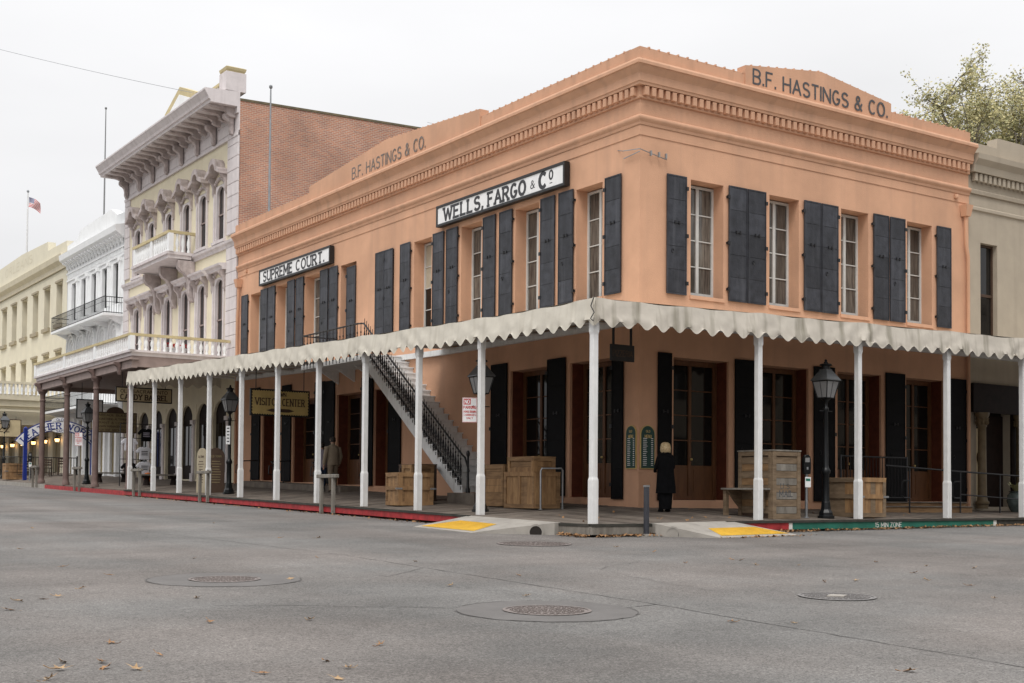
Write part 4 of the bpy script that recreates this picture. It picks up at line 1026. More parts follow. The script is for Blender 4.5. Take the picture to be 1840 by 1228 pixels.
# near end of the cornice and the roof post, balustrade and gable
q = MB(); q.box(-.60, .25, IY0+.01, IY0+.75, 17.6, 18.36); q.build('roof_post', 'lavender', ib); q = MB(); q.lathe([(.62, 18.36), (.70, 18.44), (.74, 18.54), (.60, 18.58)], (-.18, IY0+.38, 0), 4, .82, .76, R(45)); q.build('post_cap', 'ochre_rail', ib)
q = MB(); LF.box(q, IY0+.8, IY0+4.4, 18.36, 18.48, -.05, .12); LF.box(q, IY0+.8, IY0+4.4, 17.6, 17.92, -.05, .12)
q.build('roof_balustrade', 'ochre_rail', ib)
bq = MB(); bq.lathe([(.05, 0), (.05, .05), (.03, .09), (.065, .20), (.055, .28), (.028, .38), (.05, .43), (.05, .46)], n=8); bal = bq.mesh('baluster', 'white_building', smooth=True)
for i in range(13): link('baluster', bal, ib, Vector((-.04, IY0+1.0+i*.26, 17.92)) - wloc(ib), None, (1, 1, .95))
q = MB(); LF.poly(q, [(29.9, 17.6), (33.7, 17.6), (33.7, 18.75), (33.9, 18.8), (31.9, 19.6), (29.7, 18.8), (29.9, 18.75)], -.3, .1); g_ = q.build('roof_gable', 'ochre_rail', ib)
q = MB(); LF.poly(q, [(30.2, 17.75), (33.4, 17.75), (33.4, 18.65), (31.9, 19.25), (30.2, 18.65)], .1005, .12); q.build('gable_panel', 'white_building', g_)
# windows
def arch_pts(c, hw, zs, zt, n=10):
    return [(c + hw*math.cos(math.pi*i/n), zs + (zt-zs)*math.sin(math.pi*i/n)) for i in range(n+1)]
def ital_window(c, z0, z1, upper):
    wo = MB(); hw = HW
    zs = z1 - hw*.75
    a = arch_pts(c, hw-.10, zs, z1-.06)
    # spandrel with arched head
    pts_r = [(c+hw, zs-.2), (c+hw, z1), (c, z1)] + [p for p in a[:6]][::-1][:0]
    for i in range(10):
        (u0, za), (u1, zb) = a[i], a[i+1]
        LF.poly(wo, [(u0, za), (u1, zb), (u1, z1+.001), (u0, z1+.001)], -.10, .02)
    LF.box(wo, c-hw, c-hw+.10, z0, z1, -.10, .02); LF.box(wo, c+hw-.10, c+hw, z0, z1, -.10, .02)
    # outer moulded surround: slim colonnettes
    for s_ in (-1, 1): LF.box(wo, c+s_*(hw+.07)-.05, c+s_*(hw+.07)+.05, z0, zs+.1, .0, .08)
    w_ = wo.build('window', 'lavender', ib)
    q = MB(); q.add([], []); LF.box(q, c-hw+.10, c+hw-.10, z0+.02, z0+.10, -.14, -.08); zm = z0+(z1-z0)*.48
    LF.box(q, c-hw+.10, c+hw-.10, zm-.03, zm+.03, -.14, -.07); LF.box(q, c-.02, c+.02, zm+.03, z1-.1, -.125, -.09)
    LF.box(q, c-hw+.10, c-hw+.15, z0, z1, -.14, -.101); LF.box(q, c+hw-.15, c+hw-.10, z0, z1, -.14, -.101)
    q.build('sash', 'lavender_dark', w_)
    for (p, r_) in ((z0+.1, zm-.03), (zm+.03, z1-.02)):
        for (ua, ub) in ((c-hw+.15, c-.021), (c+.021, c+hw-.15)):
            q = MB(); LF.box(q, ua, ub, p, r_, -.13, -.115); q.build('pane', 'glass_dark', w_)
    q = MB()
    if upper:
        zb = z1+.30
        prof = [(c-.80, zb), (c-.80, zb+.16), (c-.55, zb+.30)] + [(c + .42*math.cos(math.pi - math.pi*i/8), zb+.33 + .40*math.sin(math.pi*i/8)) for i in range(9)] + [(c+.55, zb+.30), (c+.80, zb+.16), (c+.80, zb), (c+.5, zb+.12)] + [(c + .30*math.cos(math.pi*i/8), zb+.20 + .30*math.sin(math.pi*i/8)) for i in range(9)] + [(c-.5, zb+.12)]
        LF.poly(q, prof, .0, .42)
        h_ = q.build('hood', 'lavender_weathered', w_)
    else:
        zb = z1+.22
        LF.prof(q, [(.0, zb), (.22, zb), (.25, zb+.10), (.36, zb+.16), (.38, zb+.24), (.0, zb+.28)], c-.88, c+.88); h_ = q.build('hood', 'lavender', w_)
    for s_ in (-1, 1):
        q = scroll(0, .15, .30, .85); b_ = MB(); b_.v = [p + Vector((-.001, c+s_*.66, zb+(.10 if upper else -.002))) for p in q.v]; b_.f = q.f; b_.mi = q.mi
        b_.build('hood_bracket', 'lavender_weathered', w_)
    # carved swag between the hood and the arch
    q = MB(); rn = random.Random(int(c*10))
    for k_ in range(16):
        t_ = k_/15; u = c + (t_-.5)*.95; z = z1 + .10 + .16*math.sin(math.pi*t_) + rn.uniform(-.03, .03)
        r_ = rn.uniform(.05, .09); q.lathe([(0, -r_), (r_*.8, -r_*.5), (r_, 0), (r_*.8, r_*.5), (0, r_)], LF.p(u, z, .05), 6)
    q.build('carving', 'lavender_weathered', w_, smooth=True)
    q = MB(); LF.box(q, c-.70, c+.70, z0-.12, z0, -.2, .14); q.build('sill', 'lavender', w_)
for c in W3: ital_window(c, 11.9, 14.22, True)
for c in W3: ital_window(c, 7.05, 10.38, False)
# large scroll brackets carrying the balcony
for c in (29.95, 32.2, 34.4):
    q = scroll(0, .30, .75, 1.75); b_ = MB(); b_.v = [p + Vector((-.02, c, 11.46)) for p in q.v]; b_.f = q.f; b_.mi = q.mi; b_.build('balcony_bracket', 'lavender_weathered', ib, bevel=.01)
bc = MB(); BY0, BY1, BX = 29.78, 34.7, 1.2
LF.box(bc, BY0, BY1, 11.68, 11.80, .0, BX+.08); LF.box(bc, BY0+.05, BY1-.05, 11.52, 11.68, .18, BX); b_ = bc.build('balcony', 'lavender', ib)
q = MB()
for (u0, u1, d0, d1) in ((BY0, BY1, BX-.14, BX+.02), (BY0, BY0+.16, .0, BX-.14), (BY1-.16, BY1, .0, BX-.14)): LF.box(q, u0, u1, 12.58, 12.70, d0, d1)
q.build('balcony_rail', 'ochre_rail', b_)
for u in (BY0+.08, BY0+2.35, BY1-.2):
    q = MB(); LF.box(q, u-.12, u+.12, 11.80, 12.58, BX-.2, BX); q.build('balcony_pier', 'white_building', b_)
for i in range(19):
    u = BY0 + .38 + i*.232
    if abs(u-BY0-2.35) > .2: link('baluster', bal, b_, Vector((-BX+.08, u, 11.80)) - wloc(b_), None, (1.1, 1.1, 1.69))
for d in (.3, .55, .8): link('baluster', bal, b_, Vector((-d, BY0+.08, 11.80)) - wloc(b_), None, (1.3, 1.3, 1.69))
# street gallery on brown columns
gl = thing('street_gallery', 'lavender balustraded gallery over the pavement on brown iron columns', 'gallery', (-3.9, 32, 1.8))
GX, GY0, GY1 = -4.12, 25.45, 40.3
q = MB(); q.box(GX, -.1, GY0, GY1, 6.92, 7.0); q.box(GX+.1, -.1, GY0+.1, GY1-.1, 6.78, 6.92)
q.build('deck', 'lavender', gl)
q = MB(); q.prism([(GX+.12, GY0+.12, 6.778), (GX+.12, GY0+.12, 6.32), (GX+.34, GY0+.12, 6.32), (GX+.34, GY0+.12, 6.778)], (0, GY1-GY0-.24, 0)); q.box(GX+.34, -.1, GY0+.12, GY0+.30, 6.36, 6.778); q.box(GX+.34, -.1, GY1-.3, GY1-.12, 6.36, 6.778)
q.box(GX+.02, GX+.36, GY0+.02, GY1, 6.62, 6.70)
q.build('entablature', 'lavender_dark', gl)
q = MB(); q.box(GX-.02, GX+.14, GY0-.02, GY1, 7.54, 7.64); q.box(GX+.14, -.1, GY0-.02, GY0+.14, 7.54, 7.64); q.build('rail', 'ochre_rail', gl)
for y in (GY0+.1, 30.2, 34.9, GY1-.2):
    q = MB(); q.box(GX-.01, GX+.17, y-.16, y+.1, 7.0, 7.54); q.build('rail_pier', 'white_building', gl)
for i in range(56):
    y = GY0+.42+i*.256
    if min(abs(y-30.2), abs(y-34.9)) > .22 and y < GY1-.35: link('baluster', bal, gl, Vector((GX+.07, y, 7.0)) - wloc(gl), None, (.8, .8, 1.18))
for i in range(15): link('baluster', bal, gl, Vector((GX+.40+i*.245, GY0+.07, 7.0)) - wloc(gl), None, (1.25, 1.25, 1.18))
for i, y in enumerate((26.95, 30.5, 35.0, 39.3)):
    cxx = -3.6 if i == 0 else -3.92; zb = bw(-3.9, y); h_ = 6.33 - zb
    q = MB(); q.lathe([(.17, 0), (.17, .12), (.14, .16), (.13, .30), (.125, h_*.6), (.115, h_-.55), (.14, h_-.53), (.14, h_-.48), (.115, h_-.46), (.13, h_-.20), (.20, h_-.12), (.22, h_-.10), (.22, h_)], (cxx, y, zb), 14)
    q.build('column', 'gallery_brown', gl, smooth=True)
    sc_ = scroll(0, .2, .25, .5); 
    b2 = MB(); b2.v = [p + Vector((-3.95-.08, y, 6.62)) for p in sc_.v]; b2.f = sc_.f; b2.mi = sc_.mi; b2.build('bracket', 'gallery_brown', gl)
q = MB(); q.box(GX+.3, -.1, GY0+.4, GY1-.4, 6.55, 6.77); q.build('gallery_soffit', 'gallery_brown', gl)
# arcade infill: pilasters with arches, dark panelled shopfronts
for c in GA:
    q = MB()
    for i in range(10):
        a = arch_pts(c+.725, .725, 4.6, 5.29); (u0, z0), (u1, z1) = a[i], a[i+1]
        LF.poly(q, [(u0, z0), (u1, z1), (u1, 5.301), (u0, 5.301)], -.12, -.02)
    q.build('arch_head', 'cream_wall', ib)
for c in GA:
    q = MB(); LF.box(q, c+.02, c+1.43, 2.0, 5.3, -.19, -.13); d_ = q.build('shopfront', 'storefront_wood', ib)
    for s_ in (.12, .80): 
        q = MB(); LF.box(q, c+s_, c+s_+.5, 2.7, 4.4, -.129, -.115); q.build('pane', 'glass_dark', d_)
for c in [g-.25 for g in GA]+[GA[-1]+1.7]:
    q = MB(); LF.box(q, c-.17, c+.17, 1.8, 2.35, .0, .12); LF.box(q, c-.12, c+.12, 2.35, 4.45, .0, .07); LF.box(q, c-.18, c+.18, 4.45, 4.62, .0, .13); q.build('pilaster', 'lavender', ib)
# little poinsettias behind the gallery rail
for i, y in enumerate((-2.55, -2.2, -1.85)):
    t = thing('flower_pot', ['leftmost pot of red flowers on the gallery deck', 'middle pot of red flowers on the gallery deck', 'rightmost pot of red flowers on the gallery deck'][i], 'plant', (y, 25.9, 7.0), 0, 'red flower pots on the gallery')
    q = MB(); q.lathe([(.09, 0), (.13, .22), (.12, .22)], n=10); q.build('pot', 'white_paint', t, world=False)
    q = MB(); rn = random.Random(i)
    for k_ in range(40):
        a = rn.uniform(0, 6.28); r_ = rn.uniform(.02, .15); z = .25 + rn.uniform(0, .14); s_ = .05
        q.quad((r_*math.cos(a)-s_, r_*math.sin(a), z), (r_*math.cos(a), r_*math.sin(a)-s_, z+.02), (r_*math.cos(a)+s_, r_*math.sin(a), z+rn.uniform(-.03, .04)), (r_*math.cos(a), r_*math.sin(a)+s_, z+.02))
    q.build('blooms', 'red_flower', t, world=False)

# ============================================================ white arcaded building
WY0, WY1 = 39.75, 50.3
wb = thing('white_building', 'narrow white building with iron balcony and blind arches', 'building', (0, 45, 2.1))
WW = [40.55 + 1.93*i for i in range(5)]
q = MB(); LF.wall(q, WY0, WY1, .9, 14.4, [(u, u+1.15, 11.0, 13.1) for u in WW] + [(u, u+1.2, 2.4, 5.4) for u in WW], .4); q.build('wall', 'white_building', wb)
q = MB(); q.quad((.5, WY0, 1), (.5, WY1, 1), (.5, WY1, 14), (.5, WY0, 14)); q.build('interior_lining', 'interior', wb)
q = MB(); LF.poly(q, [(WY0, 14.4), (WY1, 14.4), (WY1, 15.35), (48.3, 15.45), (47.6, 15.85), (42.0, 15.95), (41.0, 15.5), (WY0, 15.4)], -.4, .05); q.build('parapet', 'white_building', wb)
q = MB(); q.box(.2, 16, WY0, WY1, 13.8, 14.3); q.build('roof_deck', 'roofing', wb)
q = MB(); LF.prof(q, [(.051, 14.15), (.35, 14.35), (.48, 14.45), (.52, 14.75), (.051, 14.85)], WY0+.0, WY1); q.build('cornice', 'white_building', wb)
md = scroll(0, .16, .34, .40).mesh('modillion', 'white_building')
for i in range(19): link('modillion', md, wb, Vector((-.04, WY0+.3+i*.552, 14.32)) - wloc(wb))
q = MB()
for i in range(44): LF.box(q, WY0+.2+i*.235, WY0+.30+i*.235, 13.45, 13.68, .0, .06)
LF.box(q, WY0, WY1, 13.70, 13.78, .0, .08); LF.box(q, WY0, WY1, 13.30, 13.40, .0, .06); q.build('frieze', 'white_building', wb)
for u in WW:
    q = MB(); LF.box(q, u+.0, u+.06, 11.0, 13.1, -.22, -.16); LF.box(q, u+1.09, u+1.15, 11.0, 13.1, -.22, -.16); LF.box(q, u+.06, u+1.09, 13.0, 13.1, -.22, -.16); w_ = q.build('window', 'iron_dark', wb)
    q = MB(); LF.box(q, u+.06, u+1.09, 11.0, 13.0, -.20, -.18); q.build('pane', 'glass_dark', w_)
    q = MB(); LF.box(q, u-.34, u-.10, 11.0, 13.2, .0, .12); LF.box(q, u-.40, u-.04, 13.05, 13.25, .0, .16); q.build('pilaster', 'white_building', wb)
for i in range(5):
    c = 41.1 + 1.95*i
    for k_, rr in enumerate((.78, .56, .36)):
        q = MB(); n = 12
        pts = [(c+rr, 8.7)] + [(c + rr*math.cos(math.pi*j/n), 9.45 + rr*math.sin(math.pi*j/n)) for j in range(n+1)] + [(c-rr, 8.7)]
        pin = [(c-rr+.09, 8.7)] + [(c + (rr-.09)*math.cos(math.pi - math.pi*j/n), 9.45 + (rr-.09)*math.sin(math.pi*j/n)) for j in range(n+1)] + [(c+rr-.09, 8.7)]
        for j in range(n+2):
            LF.poly(q, [pts[j], pts[j+1], pin[len(pin)-2-j], pin[len(pin)-1-j]], .0, .20-.06*k_)
        q.build('blind_arch', 'white_building', wb)
def iron_balcony(zf, parent, y0, y1, dx):
    q = MB(); LF.box(q, y0, y1, zf-.12, zf, .0, dx)
    for i in range(5): LF.prof(q, [(.0, zf-.5), (dx*.8, zf-.121), (.0, zf-.121)], y0+.3+i*(y1-y0-.6)/4-.06, y0+.3+i*(y1-y0-.6)/4+.06)
    b_ = q.build('balcony', 'white_building', parent)
    q = MB()
    for z in (zf+.04, zf+.80): q.tube([LF.p(y0, z, .02), LF.p(y0, z, dx-.04), LF.p(y1, z, dx-.04), LF.p(y1, z, .02)], .022, 5)
    q.tube([LF.p(y0, zf+.55, .02), LF.p(y0, zf+.55, dx-.04), LF.p(y1, zf+.55, dx-.04), LF.p(y1, zf+.55, .02)], .012, 5)
    q.build('iron_rail', 'iron_dark', b_)
    q = MB(); n = int((y1-y0)/.14)
    for i in range(n+1): q.tube([LF.p(y0+(y1-y0)*i/n, zf, dx-.04), LF.p(y0+(y1-y0)*i/n, zf+.8, dx-.04)], .010, 4)
    for i in range(7): q.tube([LF.p(y0, zf, .1+i*.12), LF.p(y0, zf+.8, .1+i*.12)], .010, 4)
    q.build('iron_pickets', 'iron_dark', b_)['kind'] = 'stuff'
iron_balcony(10.35, wb, 39.9, 49.8, 1.0); iron_balcony(5.9, wb, 40.6, 49.9, 1.3)
for u in WW:
    q = MB(); LF.box(q, u+.02, u+1.18, 1.9, 5.4, -.16, -.11); q.build('shop_door', 'sign_olive', wb); q = MB(); LF.box(q, u-.36, u-.05, 1.7, 5.7, .0, .16); q.build('pier', 'white_building', wb)

# ============================================================ far cream building
OY0, OY1 = 50.35, 80
ob = thing('cream_building', 'long pale yellow building with plain deep windows at the far left', 'building', (0, 62, 2.3))
OW = [51.35 + 2.75*i for i in range(10)]
q = MB(); LF.wall(q, OY0, OY1, 1.0, 15.1, [(u, u+1.3, 11.15, 13.5) for u in OW] + [(u, u+1.3, 7.6, 9.55) for u in OW] + [(u-.2, u+1.5, 2.6, 5.6) for u in OW], .45); q.build('wall', 'orleans_cream', ob)
q = MB(); q.quad((.5, OY0, 1), (.5, OY1, 1), (.5, OY1, 15), (.5, OY0, 15)); q.build('interior_lining', 'interior', ob)
q = MB(); LF.poly(q, [(OY0, 15.1), (OY1, 15.1), (OY1, 15.9), (68.0, 15.9), (67.9, 16.4), (61, 16.5), (54.6, 16.3), (54.5, 15.75), (OY0, 15.7)], -.4, .06); q.build('parapet', 'orleans_cream', ob)
q = MB(); LF.prof(q, [(.061, 14.2), (.12, 14.2), (.14, 14.45), (.35, 14.65), (.40, 14.95), (.061, 15.1)], OY0, OY1); q.build('cornice', 'orleans_trim', ob)
q = MB(); text(q, 'ORLEANS', lambda a, b, l: LF.p(65.5-a, 15.62+b, .062+l), .5, 7.2, .12); q.build('raised_name', 'orleans_trim', ob)
q = MB(); q.box(.2, 14, OY0, OY1, 14.5, 15); q.build('roof_deck', 'roofing', ob)
for row, (z0, z1) in enumerate(((11.15, 13.5), (7.6, 9.55))):
    for u in OW:
        q = MB(); LF.box(q, u, u+1.3, z0, z1, -.42, -.36); w_ = q.build('window', 'sign_tan', ob)
        q = MB(); LF.box(q, u+.12, u+1.18, z0+.1, z1-.1, -.359, -.345); q.build('pane', 'glass_blind', w_)
        q = MB(); LF.box(q, u-.12, u+1.42, z0-.22, z0, -.3, .14); q.build('sill', 'stone_sill', w_)
        q = MB(); LF.box(q, u-.08, u+1.38, z1+.04, z1+.16, .0, .09); q.build('head_mould', 'stone_sill', w_)
for u in OW:
    q = MB(); LF.box(q, u-.15, u+1.45, 1.9, 5.6, -.20, -.15); q.build('shop_door', 'sign_olive', ob)
# its gallery, seen from the near end
gg = thing('street_gallery', 'pale yellow balustraded gallery of the far cream building', 'gallery', (-3.6, 58, 2.2))
q = MB(); q.box(-4.2, -.05, OY0, OY1, 6.55, 6.85); q.box(-4.05, -.05, OY0+.15, OY1, 6.2, 6.55); q.box(-3.9, -.05, OY0+.3, OY1, 5.2, 6.2); q.box(-4.25, -.05, OY0-.08, OY0+.15, 5.9, 6.0); q.box(-4.3, -.05, OY0-.10, OY0+.15, 7.42, 7.55); q.box(-4.3, -4.1, OY0+.15, OY1, 7.42, 7.55)
q.build('deck', 'orleans_trim', gg)
for i in range(19): link('baluster', bal, gg, Vector((-4.1+i*.22, OY0+.02, 6.85)) - wloc(gg), None, (1.2, 1.2, 1.24))
for i, y in enumerate((54, 59, 64)):
    q = MB(); q.lathe([(.14, 0), (.12, .2), (.11, 3.0), (.18, 3.2)], (-3.9, y, bw(-3.9, y)), 10); q.build('column', 'orleans_trim', gg, smooth=True)
for i in range(6):
    t = thing('wall_lantern', ['lit wall lantern nearest the white building', 'second lit wall lantern under the far gallery', 'third lit wall lantern under the far gallery', 'fourth lit wall lantern under the far gallery', 'fifth lit wall lantern under the far gallery', 'sixth lit wall lantern under the far gallery'][i], 'wall lantern', (-.1, OW[0]-.42+i*2.75*.98, 4.3), 0, 'lit wall lanterns')
    q = MB(); q.lathe([(.05, -.02), (.09, .0), (.12, .22), (.13, .24), (.04, .34), (.0, .38)], (-.15, 0, 0), 8); q.box(-.15, .1, -.02, .02, .36, .40); q.build('frame', 'iron_dark', t, world=False)
    q = MB(); q.lathe([(.0, .0), (.10, .02), (.135, .19), (.0, .2)], (-.15, 0, 0), 10); q.build('glow_glass', 'lamp_flame', t, True, world=False)

# ============================================================ tan building on the right
tb = thing('tan_building', 'tan stucco building with dentil cornice at the right edge', 'building', (15, 0, 1.2))
TX0, TX1 = XE+.06, 24.0
TF = Fr((0, .06, 0), (1, 0, 0), (0, -1, 0))
q = MB(); TF.wall(q, TX0, TX1, .6, 11.5, [(12.98, 13.78, 6.1, 9.05), (15.9, 16.8, 6.1, 9.05), (18.9, 19.8, 6.1, 9.05), (12.75, 14.35, 1.3, 4.9), (14.75, 16.6, 1.6, 4.9)], .3); q.build('wall', 'tan_stucco', tb)
q = MB(); TF.prof(q, [(.001, 10.45), (.06, 10.45), (.08, 10.55), (.001, 10.6)], TX0, TX1); TF.prof(q, [(.001, 11.05), (.20, 11.05), (.24, 11.25), (.36, 11.4), (.38, 11.55), (.001, 11.6)], TX0, TX1); TF.prof(q, [(.0, 9.95), (.05, 9.98), (.05, 10.06), (.0, 10.1)], TX0, TX1); q.build('cornice', 'tan_stucco', tb)
q = MB(); TF.poly(q, [(TX0, 11.5), (TX1, 11.5), (TX1, 12.25), (13.75, 12.25), (13.7, 11.95), (TX0, 11.95)], -.3, .05); q.build('parapet', 'tan_stucco', tb)
q = MB(); q.box(-.062, .062, -.06, .06, -.11, .11); dm2 = q.mesh('dentil', 'tan_stucco')
for i in range(52): link('dentil', dm2, tb, Vector((TX0+.2+i*.22, -.03, 10.92)) - wloc(tb))
q = MB(); q.quad((TX0, .4, 1), (TX1, .4, 1), (TX1, .4, 11), (TX0, .4, 11)); q.build('interior_lining', 'interior', tb)
q = MB(); q.box(TX0, TX1, .3, 14, 11.0, 11.4); q.build('roof_deck', 'roofing', tb)
q = MB(); q.quad((TX0-.005, .06, 1), (TX0-.005, 12, 1), (TX0-.005, 12, 11.9), (TX0-.005, .06, 11.9)); q.build('side_wall', 'tan_stucco', tb)
for (a, b) in ((12.98, 13.78), (15.9, 16.8), (18.9, 19.8)):
    q = MB(); TF.box(q, a, a+.06, 6.1, 9.05, -.22, -.15); TF.box(q, b-.06, b, 6.1, 9.05, -.22, -.15); TF.box(q, a+.06, b-.06, 7.5, 7.58, -.22, -.15); TF.box(q, a+.06, b-.06, 8.98, 9.05, -.22, -.15); w_ = q.build('window', 'sign_brown', tb)
    for z0, z1 in ((6.1, 7.5), (7.58, 8.98)):
        q = MB(); TF.box(q, a+.06, b-.06, z0, z1, -.20, -.19); q.build('pane', 'glass_dark', w_)
# dark timber shopfront with fluted columns
q = MB(); TF.box(q, 12.5, 17.0, 4.05, 4.9, .01, .10); TF.box(q, 14.36, 14.74, 1.2, 4.05, .01, .06); q.build('shopfront_fascia', 'storefront_wood', tb)
for u in (12.72, 14.55, 16.8):
    q = MB(); q.lathe([(.17, 0), (.17, .12), (.20, .14), (.20, .20), (.15, .24), (.13, .4), (.12, 1.5), (.115, 2.35), (.14, 2.38), (.13, 2.42), (.17, 2.62), (.21, 2.72), (.21, 2.78)], TF.p(u, 1.25, .22), 16); q.build('fluted_column', 'column_gold', tb, smooth=True)
    q = MB()
    for k_ in range(8): a = 2*math.pi*k_/8; q.lathe([(.0, 0), (.05, .06), (.03, .16), (.06, .2), (0, .22)], TF.p(u, 3.66, .22) + Vector((.15*math.cos(a), .15*math.sin(a), 0)), 5)
    q.build('capital_leaves', 'column_gold', tb)
q = MB(); TF.box(q, 12.95, 13.45, 1.4, 3.6, -.25, -.18); d_ = q.build('panelled_door', 'sign_tan', tb)
q = MB(); n = 20; q.tube([TF.p(13.2+.15*math.cos(2*math.pi*i/n), 2.75+.19*math.sin(2*math.pi*i/n), -.165) for i in range(n+1)], .035, 6); q.build('wreath', 'sign_brown', d_)
q = MB(); TF.box(q, 13.5, 14.3, 1.3, 4.0, -.26, -.2); q.build('dark_door', 'storefront_wood', tb)
q = MB(); TF.box(q, 14.8, 16.5, 1.9, 4.0, -.26, -.24); q.build('shop_window', 'glass_dark', tb)
q = MB(); TF.box(q, 14.9, 16.2, 2.1, 3.3, -.239, -.22); q.build('lit_picture', 'warm_picture', tb)
# ============================================================ unseen blocks added behind the viewpoint to cut low sky under the awnings
def block(name, label, x0, x1, y0, y1, h, m_, faces):
    zb = rd((x0+x1)/2, (y0+y1)/2) - .6
    t = thing(name, label, 'building', ((x0+x1)/2, (y0+y1)/2, zb))
    for (fr, L_) in faces:
        ops = []; n = int(L_/3.0); st_ = (L_-n*3.0)/2
        for i in range(n):
            u = st_ + i*3.0 + .8; ops += [(u, u+1.3, zb+1.7, zb+4.6), (u, u+1.3, zb+6.4, zb+8.9)]
        q = MB(); fr.wall(q, 0, L_, zb, zb+h, ops, .3); q.build('wall', m_, t)
        q = MB(); fr.prof(q, [(.0, zb+h-1.0), (.2, zb+h-.9), (.35, zb+h-.6), (.38, zb+h-.4), (.0, zb+h-.35)], 0, L_); q.build('cornice', m_, t)
        for (a, b, c, d) in ops:
            q = MB(); fr.box(q, a, b, c, d, -.32, -.28); q.build('window', 'glass_dark', t)
            q = MB(); fr.box(q, (a+b)/2-.03, (a+b)/2+.03, c, d, -.279, -.24); q.build('mullion', 'window_white', t)
    q = MB(); q.box(x0+.4, x1-.4, y0+.4, y1-.4, zb, zb+h-.3); q.build('core', 'interior', t)
block('sky_cut_block', 'low tan unseen block across the long street, added to cut sky', -46, -33, 2, 48, 9.8, 'tan_stucco', [(Fr((-33, 2, 0), (0, 1, 0), (1, 0, 0)), 46), (Fr((-46, 2, 0), (1, 0, 0), (0, -1, 0)), 13)])
block('sky_cut_block', 'tan stuccoed unseen block across the short street, added to cut sky', 2, 48, -40, -22.5, 13.5, 'tan_stucco', [(Fr((2, -22.5, 0), (1, 0, 0), (0, 1, 0)), 46), (Fr((2, -40, 0), (0, 1, 0), (-1, 0, 0)), 17.5)])
block('sky_cut_block', 'brick-red unseen block diagonally opposite, added to cut sky', -48, -30, -50, -34, 12.5, 'gallery_brown', [(Fr((-48, -34, 0), (1, 0, 0), (0, 1, 0)), 18), (Fr((-30, -50, 0), (0, 1, 0), (1, 0, 0)), 16)])
# ============================================================ crates
def crate(label, x, y, z, sx, sy, h, rz=0, style='panel', mats=('crate_wood', 'crate_wood_b'), group='wooden crates on the boardwalk', print_=None, name='crate'):
    t = thing(name, label, 'crate', (x, y, z), rz, group); ma, mb_ = mats; rn = random.Random(int(x*31+y*17))
    q = MB(); q.box(-sx/2+.03, sx/2-.03, -sy/2+.03, sy/2-.03, .0, h-.03); q.build('core', 'sign_brown', t, world=False)
    # boards on each side: face frames in (u along, out)
    for (ax, ay, L_, off) in ((1, 0, sx, sy/2), (1, 0, sx, -sy/2), (0, 1, sy, sx/2), (0, 1, sy, -sx/2)):
        sg = 1 if off > 0 else -1
        def bx(u0, u1, z0, z1, d0, d1, nm, m_):
            q = MB(); o0, o1 = off-sg*.03+sg*d0, off-sg*.03+sg*d1
            if ax: q.box(u0, u1, min(o0, o1), max(o0, o1), z0, z1)
            else: q.box(min(o0, o1), max(o0, o1), u0, u1, z0, z1)
            q.build(nm, m_, t, world=False)
        e = .028 if not ax else .0
        if style == 'slat':
            n = max(3, int(round(h/.16)))
            for i in range(n): bx(-L_/2+e, L_/2-e, h*i/n+.003, h*(i+1)/n-.003, .0, .018, 'slat', ma if rn.random() < .6 else mb_)
        else:
            n = max(3, int(round(L_/.17)))
            for i in range(n): bx(-L_/2+e+(L_-2*e)*i/n+.003, -L_/2+e+(L_-2*e)*(i+1)/n-.003, .004, h-.03, .0, .018+rn.uniform(0, .003), 'slat', ma if rn.random() < .6 else mb_)
        for (u0, u1, z0, z1) in ((-L_/2+e, L_/2-e, .0, .10), (-L_/2+e, L_/2-e, h-.10, h), (-L_/2+e, -L_/2+.10, .10, h-.10), (L_/2-.10, L_/2-e, .10, h-.10)) + (((-L_/2+.1, L_/2-.1, h*.47, h*.47+.10),) if style == 'band' else ((-.05, .05, .1, h-.1),) if style == 'panel' and L_ > .9 else ()):
            bx(u0, u1, z0, z1, .022, .046, 'batten', mb_ if rn.random() < .5 else ma)
    n = max(3, int(round(sx/.18)))
    for i in range(n):
        q = MB(); q.box(-sx/2-.015+(sx+.03)*i/n+.003, -sx/2-.015+(sx+.03)*(i+1)/n-.003, -sy/2-.015, sy/2+.015, h-.028, h+.004); q.build('lid_board', ma, t, world=False)
    if style == 'band':
        for cx_ in (-sx/2, sx/2):
            q = MB(); q.box(cx_-.09, cx_+.09, -sy/2-.025, -sy/2+.0, h*.49, h*.54); q.build('strap_hinge', 'galv', t, world=False)
    if print_:
        q = MB()
        for k_, s_ in enumerate(print_): text(q, s_, lambda a, b, l: (-sx*.3+a, -sy/2-.0175-l-.002, h*(.55-.2*k_)+b), h*.10, sx*.55, .16)
        q.build('stencil', 'sign_brown', t, world=False)
    return t
Z = lambda x, y: bw(x, y)+.004
crate('large panelled wooden crate under a smaller one beside the pipe rack', -1.70, 1.94, Z(-1.7, 1.94), .72, 1.30, .86, 0, 'panel')
crate('low wooden crate lying on top of the large crate', -1.66, 2.02, Z(-1.7, 1.94)+.865, .62, 1.10, .36, 0, 'slat')
crate('tall wooden crate standing left of the stacked crates', -1.62, 3.22, Z(-1.62, 3.22), .68, .95, 1.02, 0, 'slat', ('crate_wood_b', 'crate_wood'))
crate('square banded wooden crate between posts at the foot of the stairs', -2.85, 5.85, Z(-2.9, 5.8), .95, .95, .84, R(-8), 'band')
crate('small open wooden crate behind the banded crate', -2.0, 6.9, Z(-2, 6.9), .7, .5, 1.0, R(5), 'slat', ('crate_wood_b', 'crate_wood'))
crate('dark wooden chest under the staircase', -1.75, 7.35, Z(-1.75, 7.3), .55, 1.1, 1.0, 0, 'slat', ('sign_brown', 'sign_brown'))
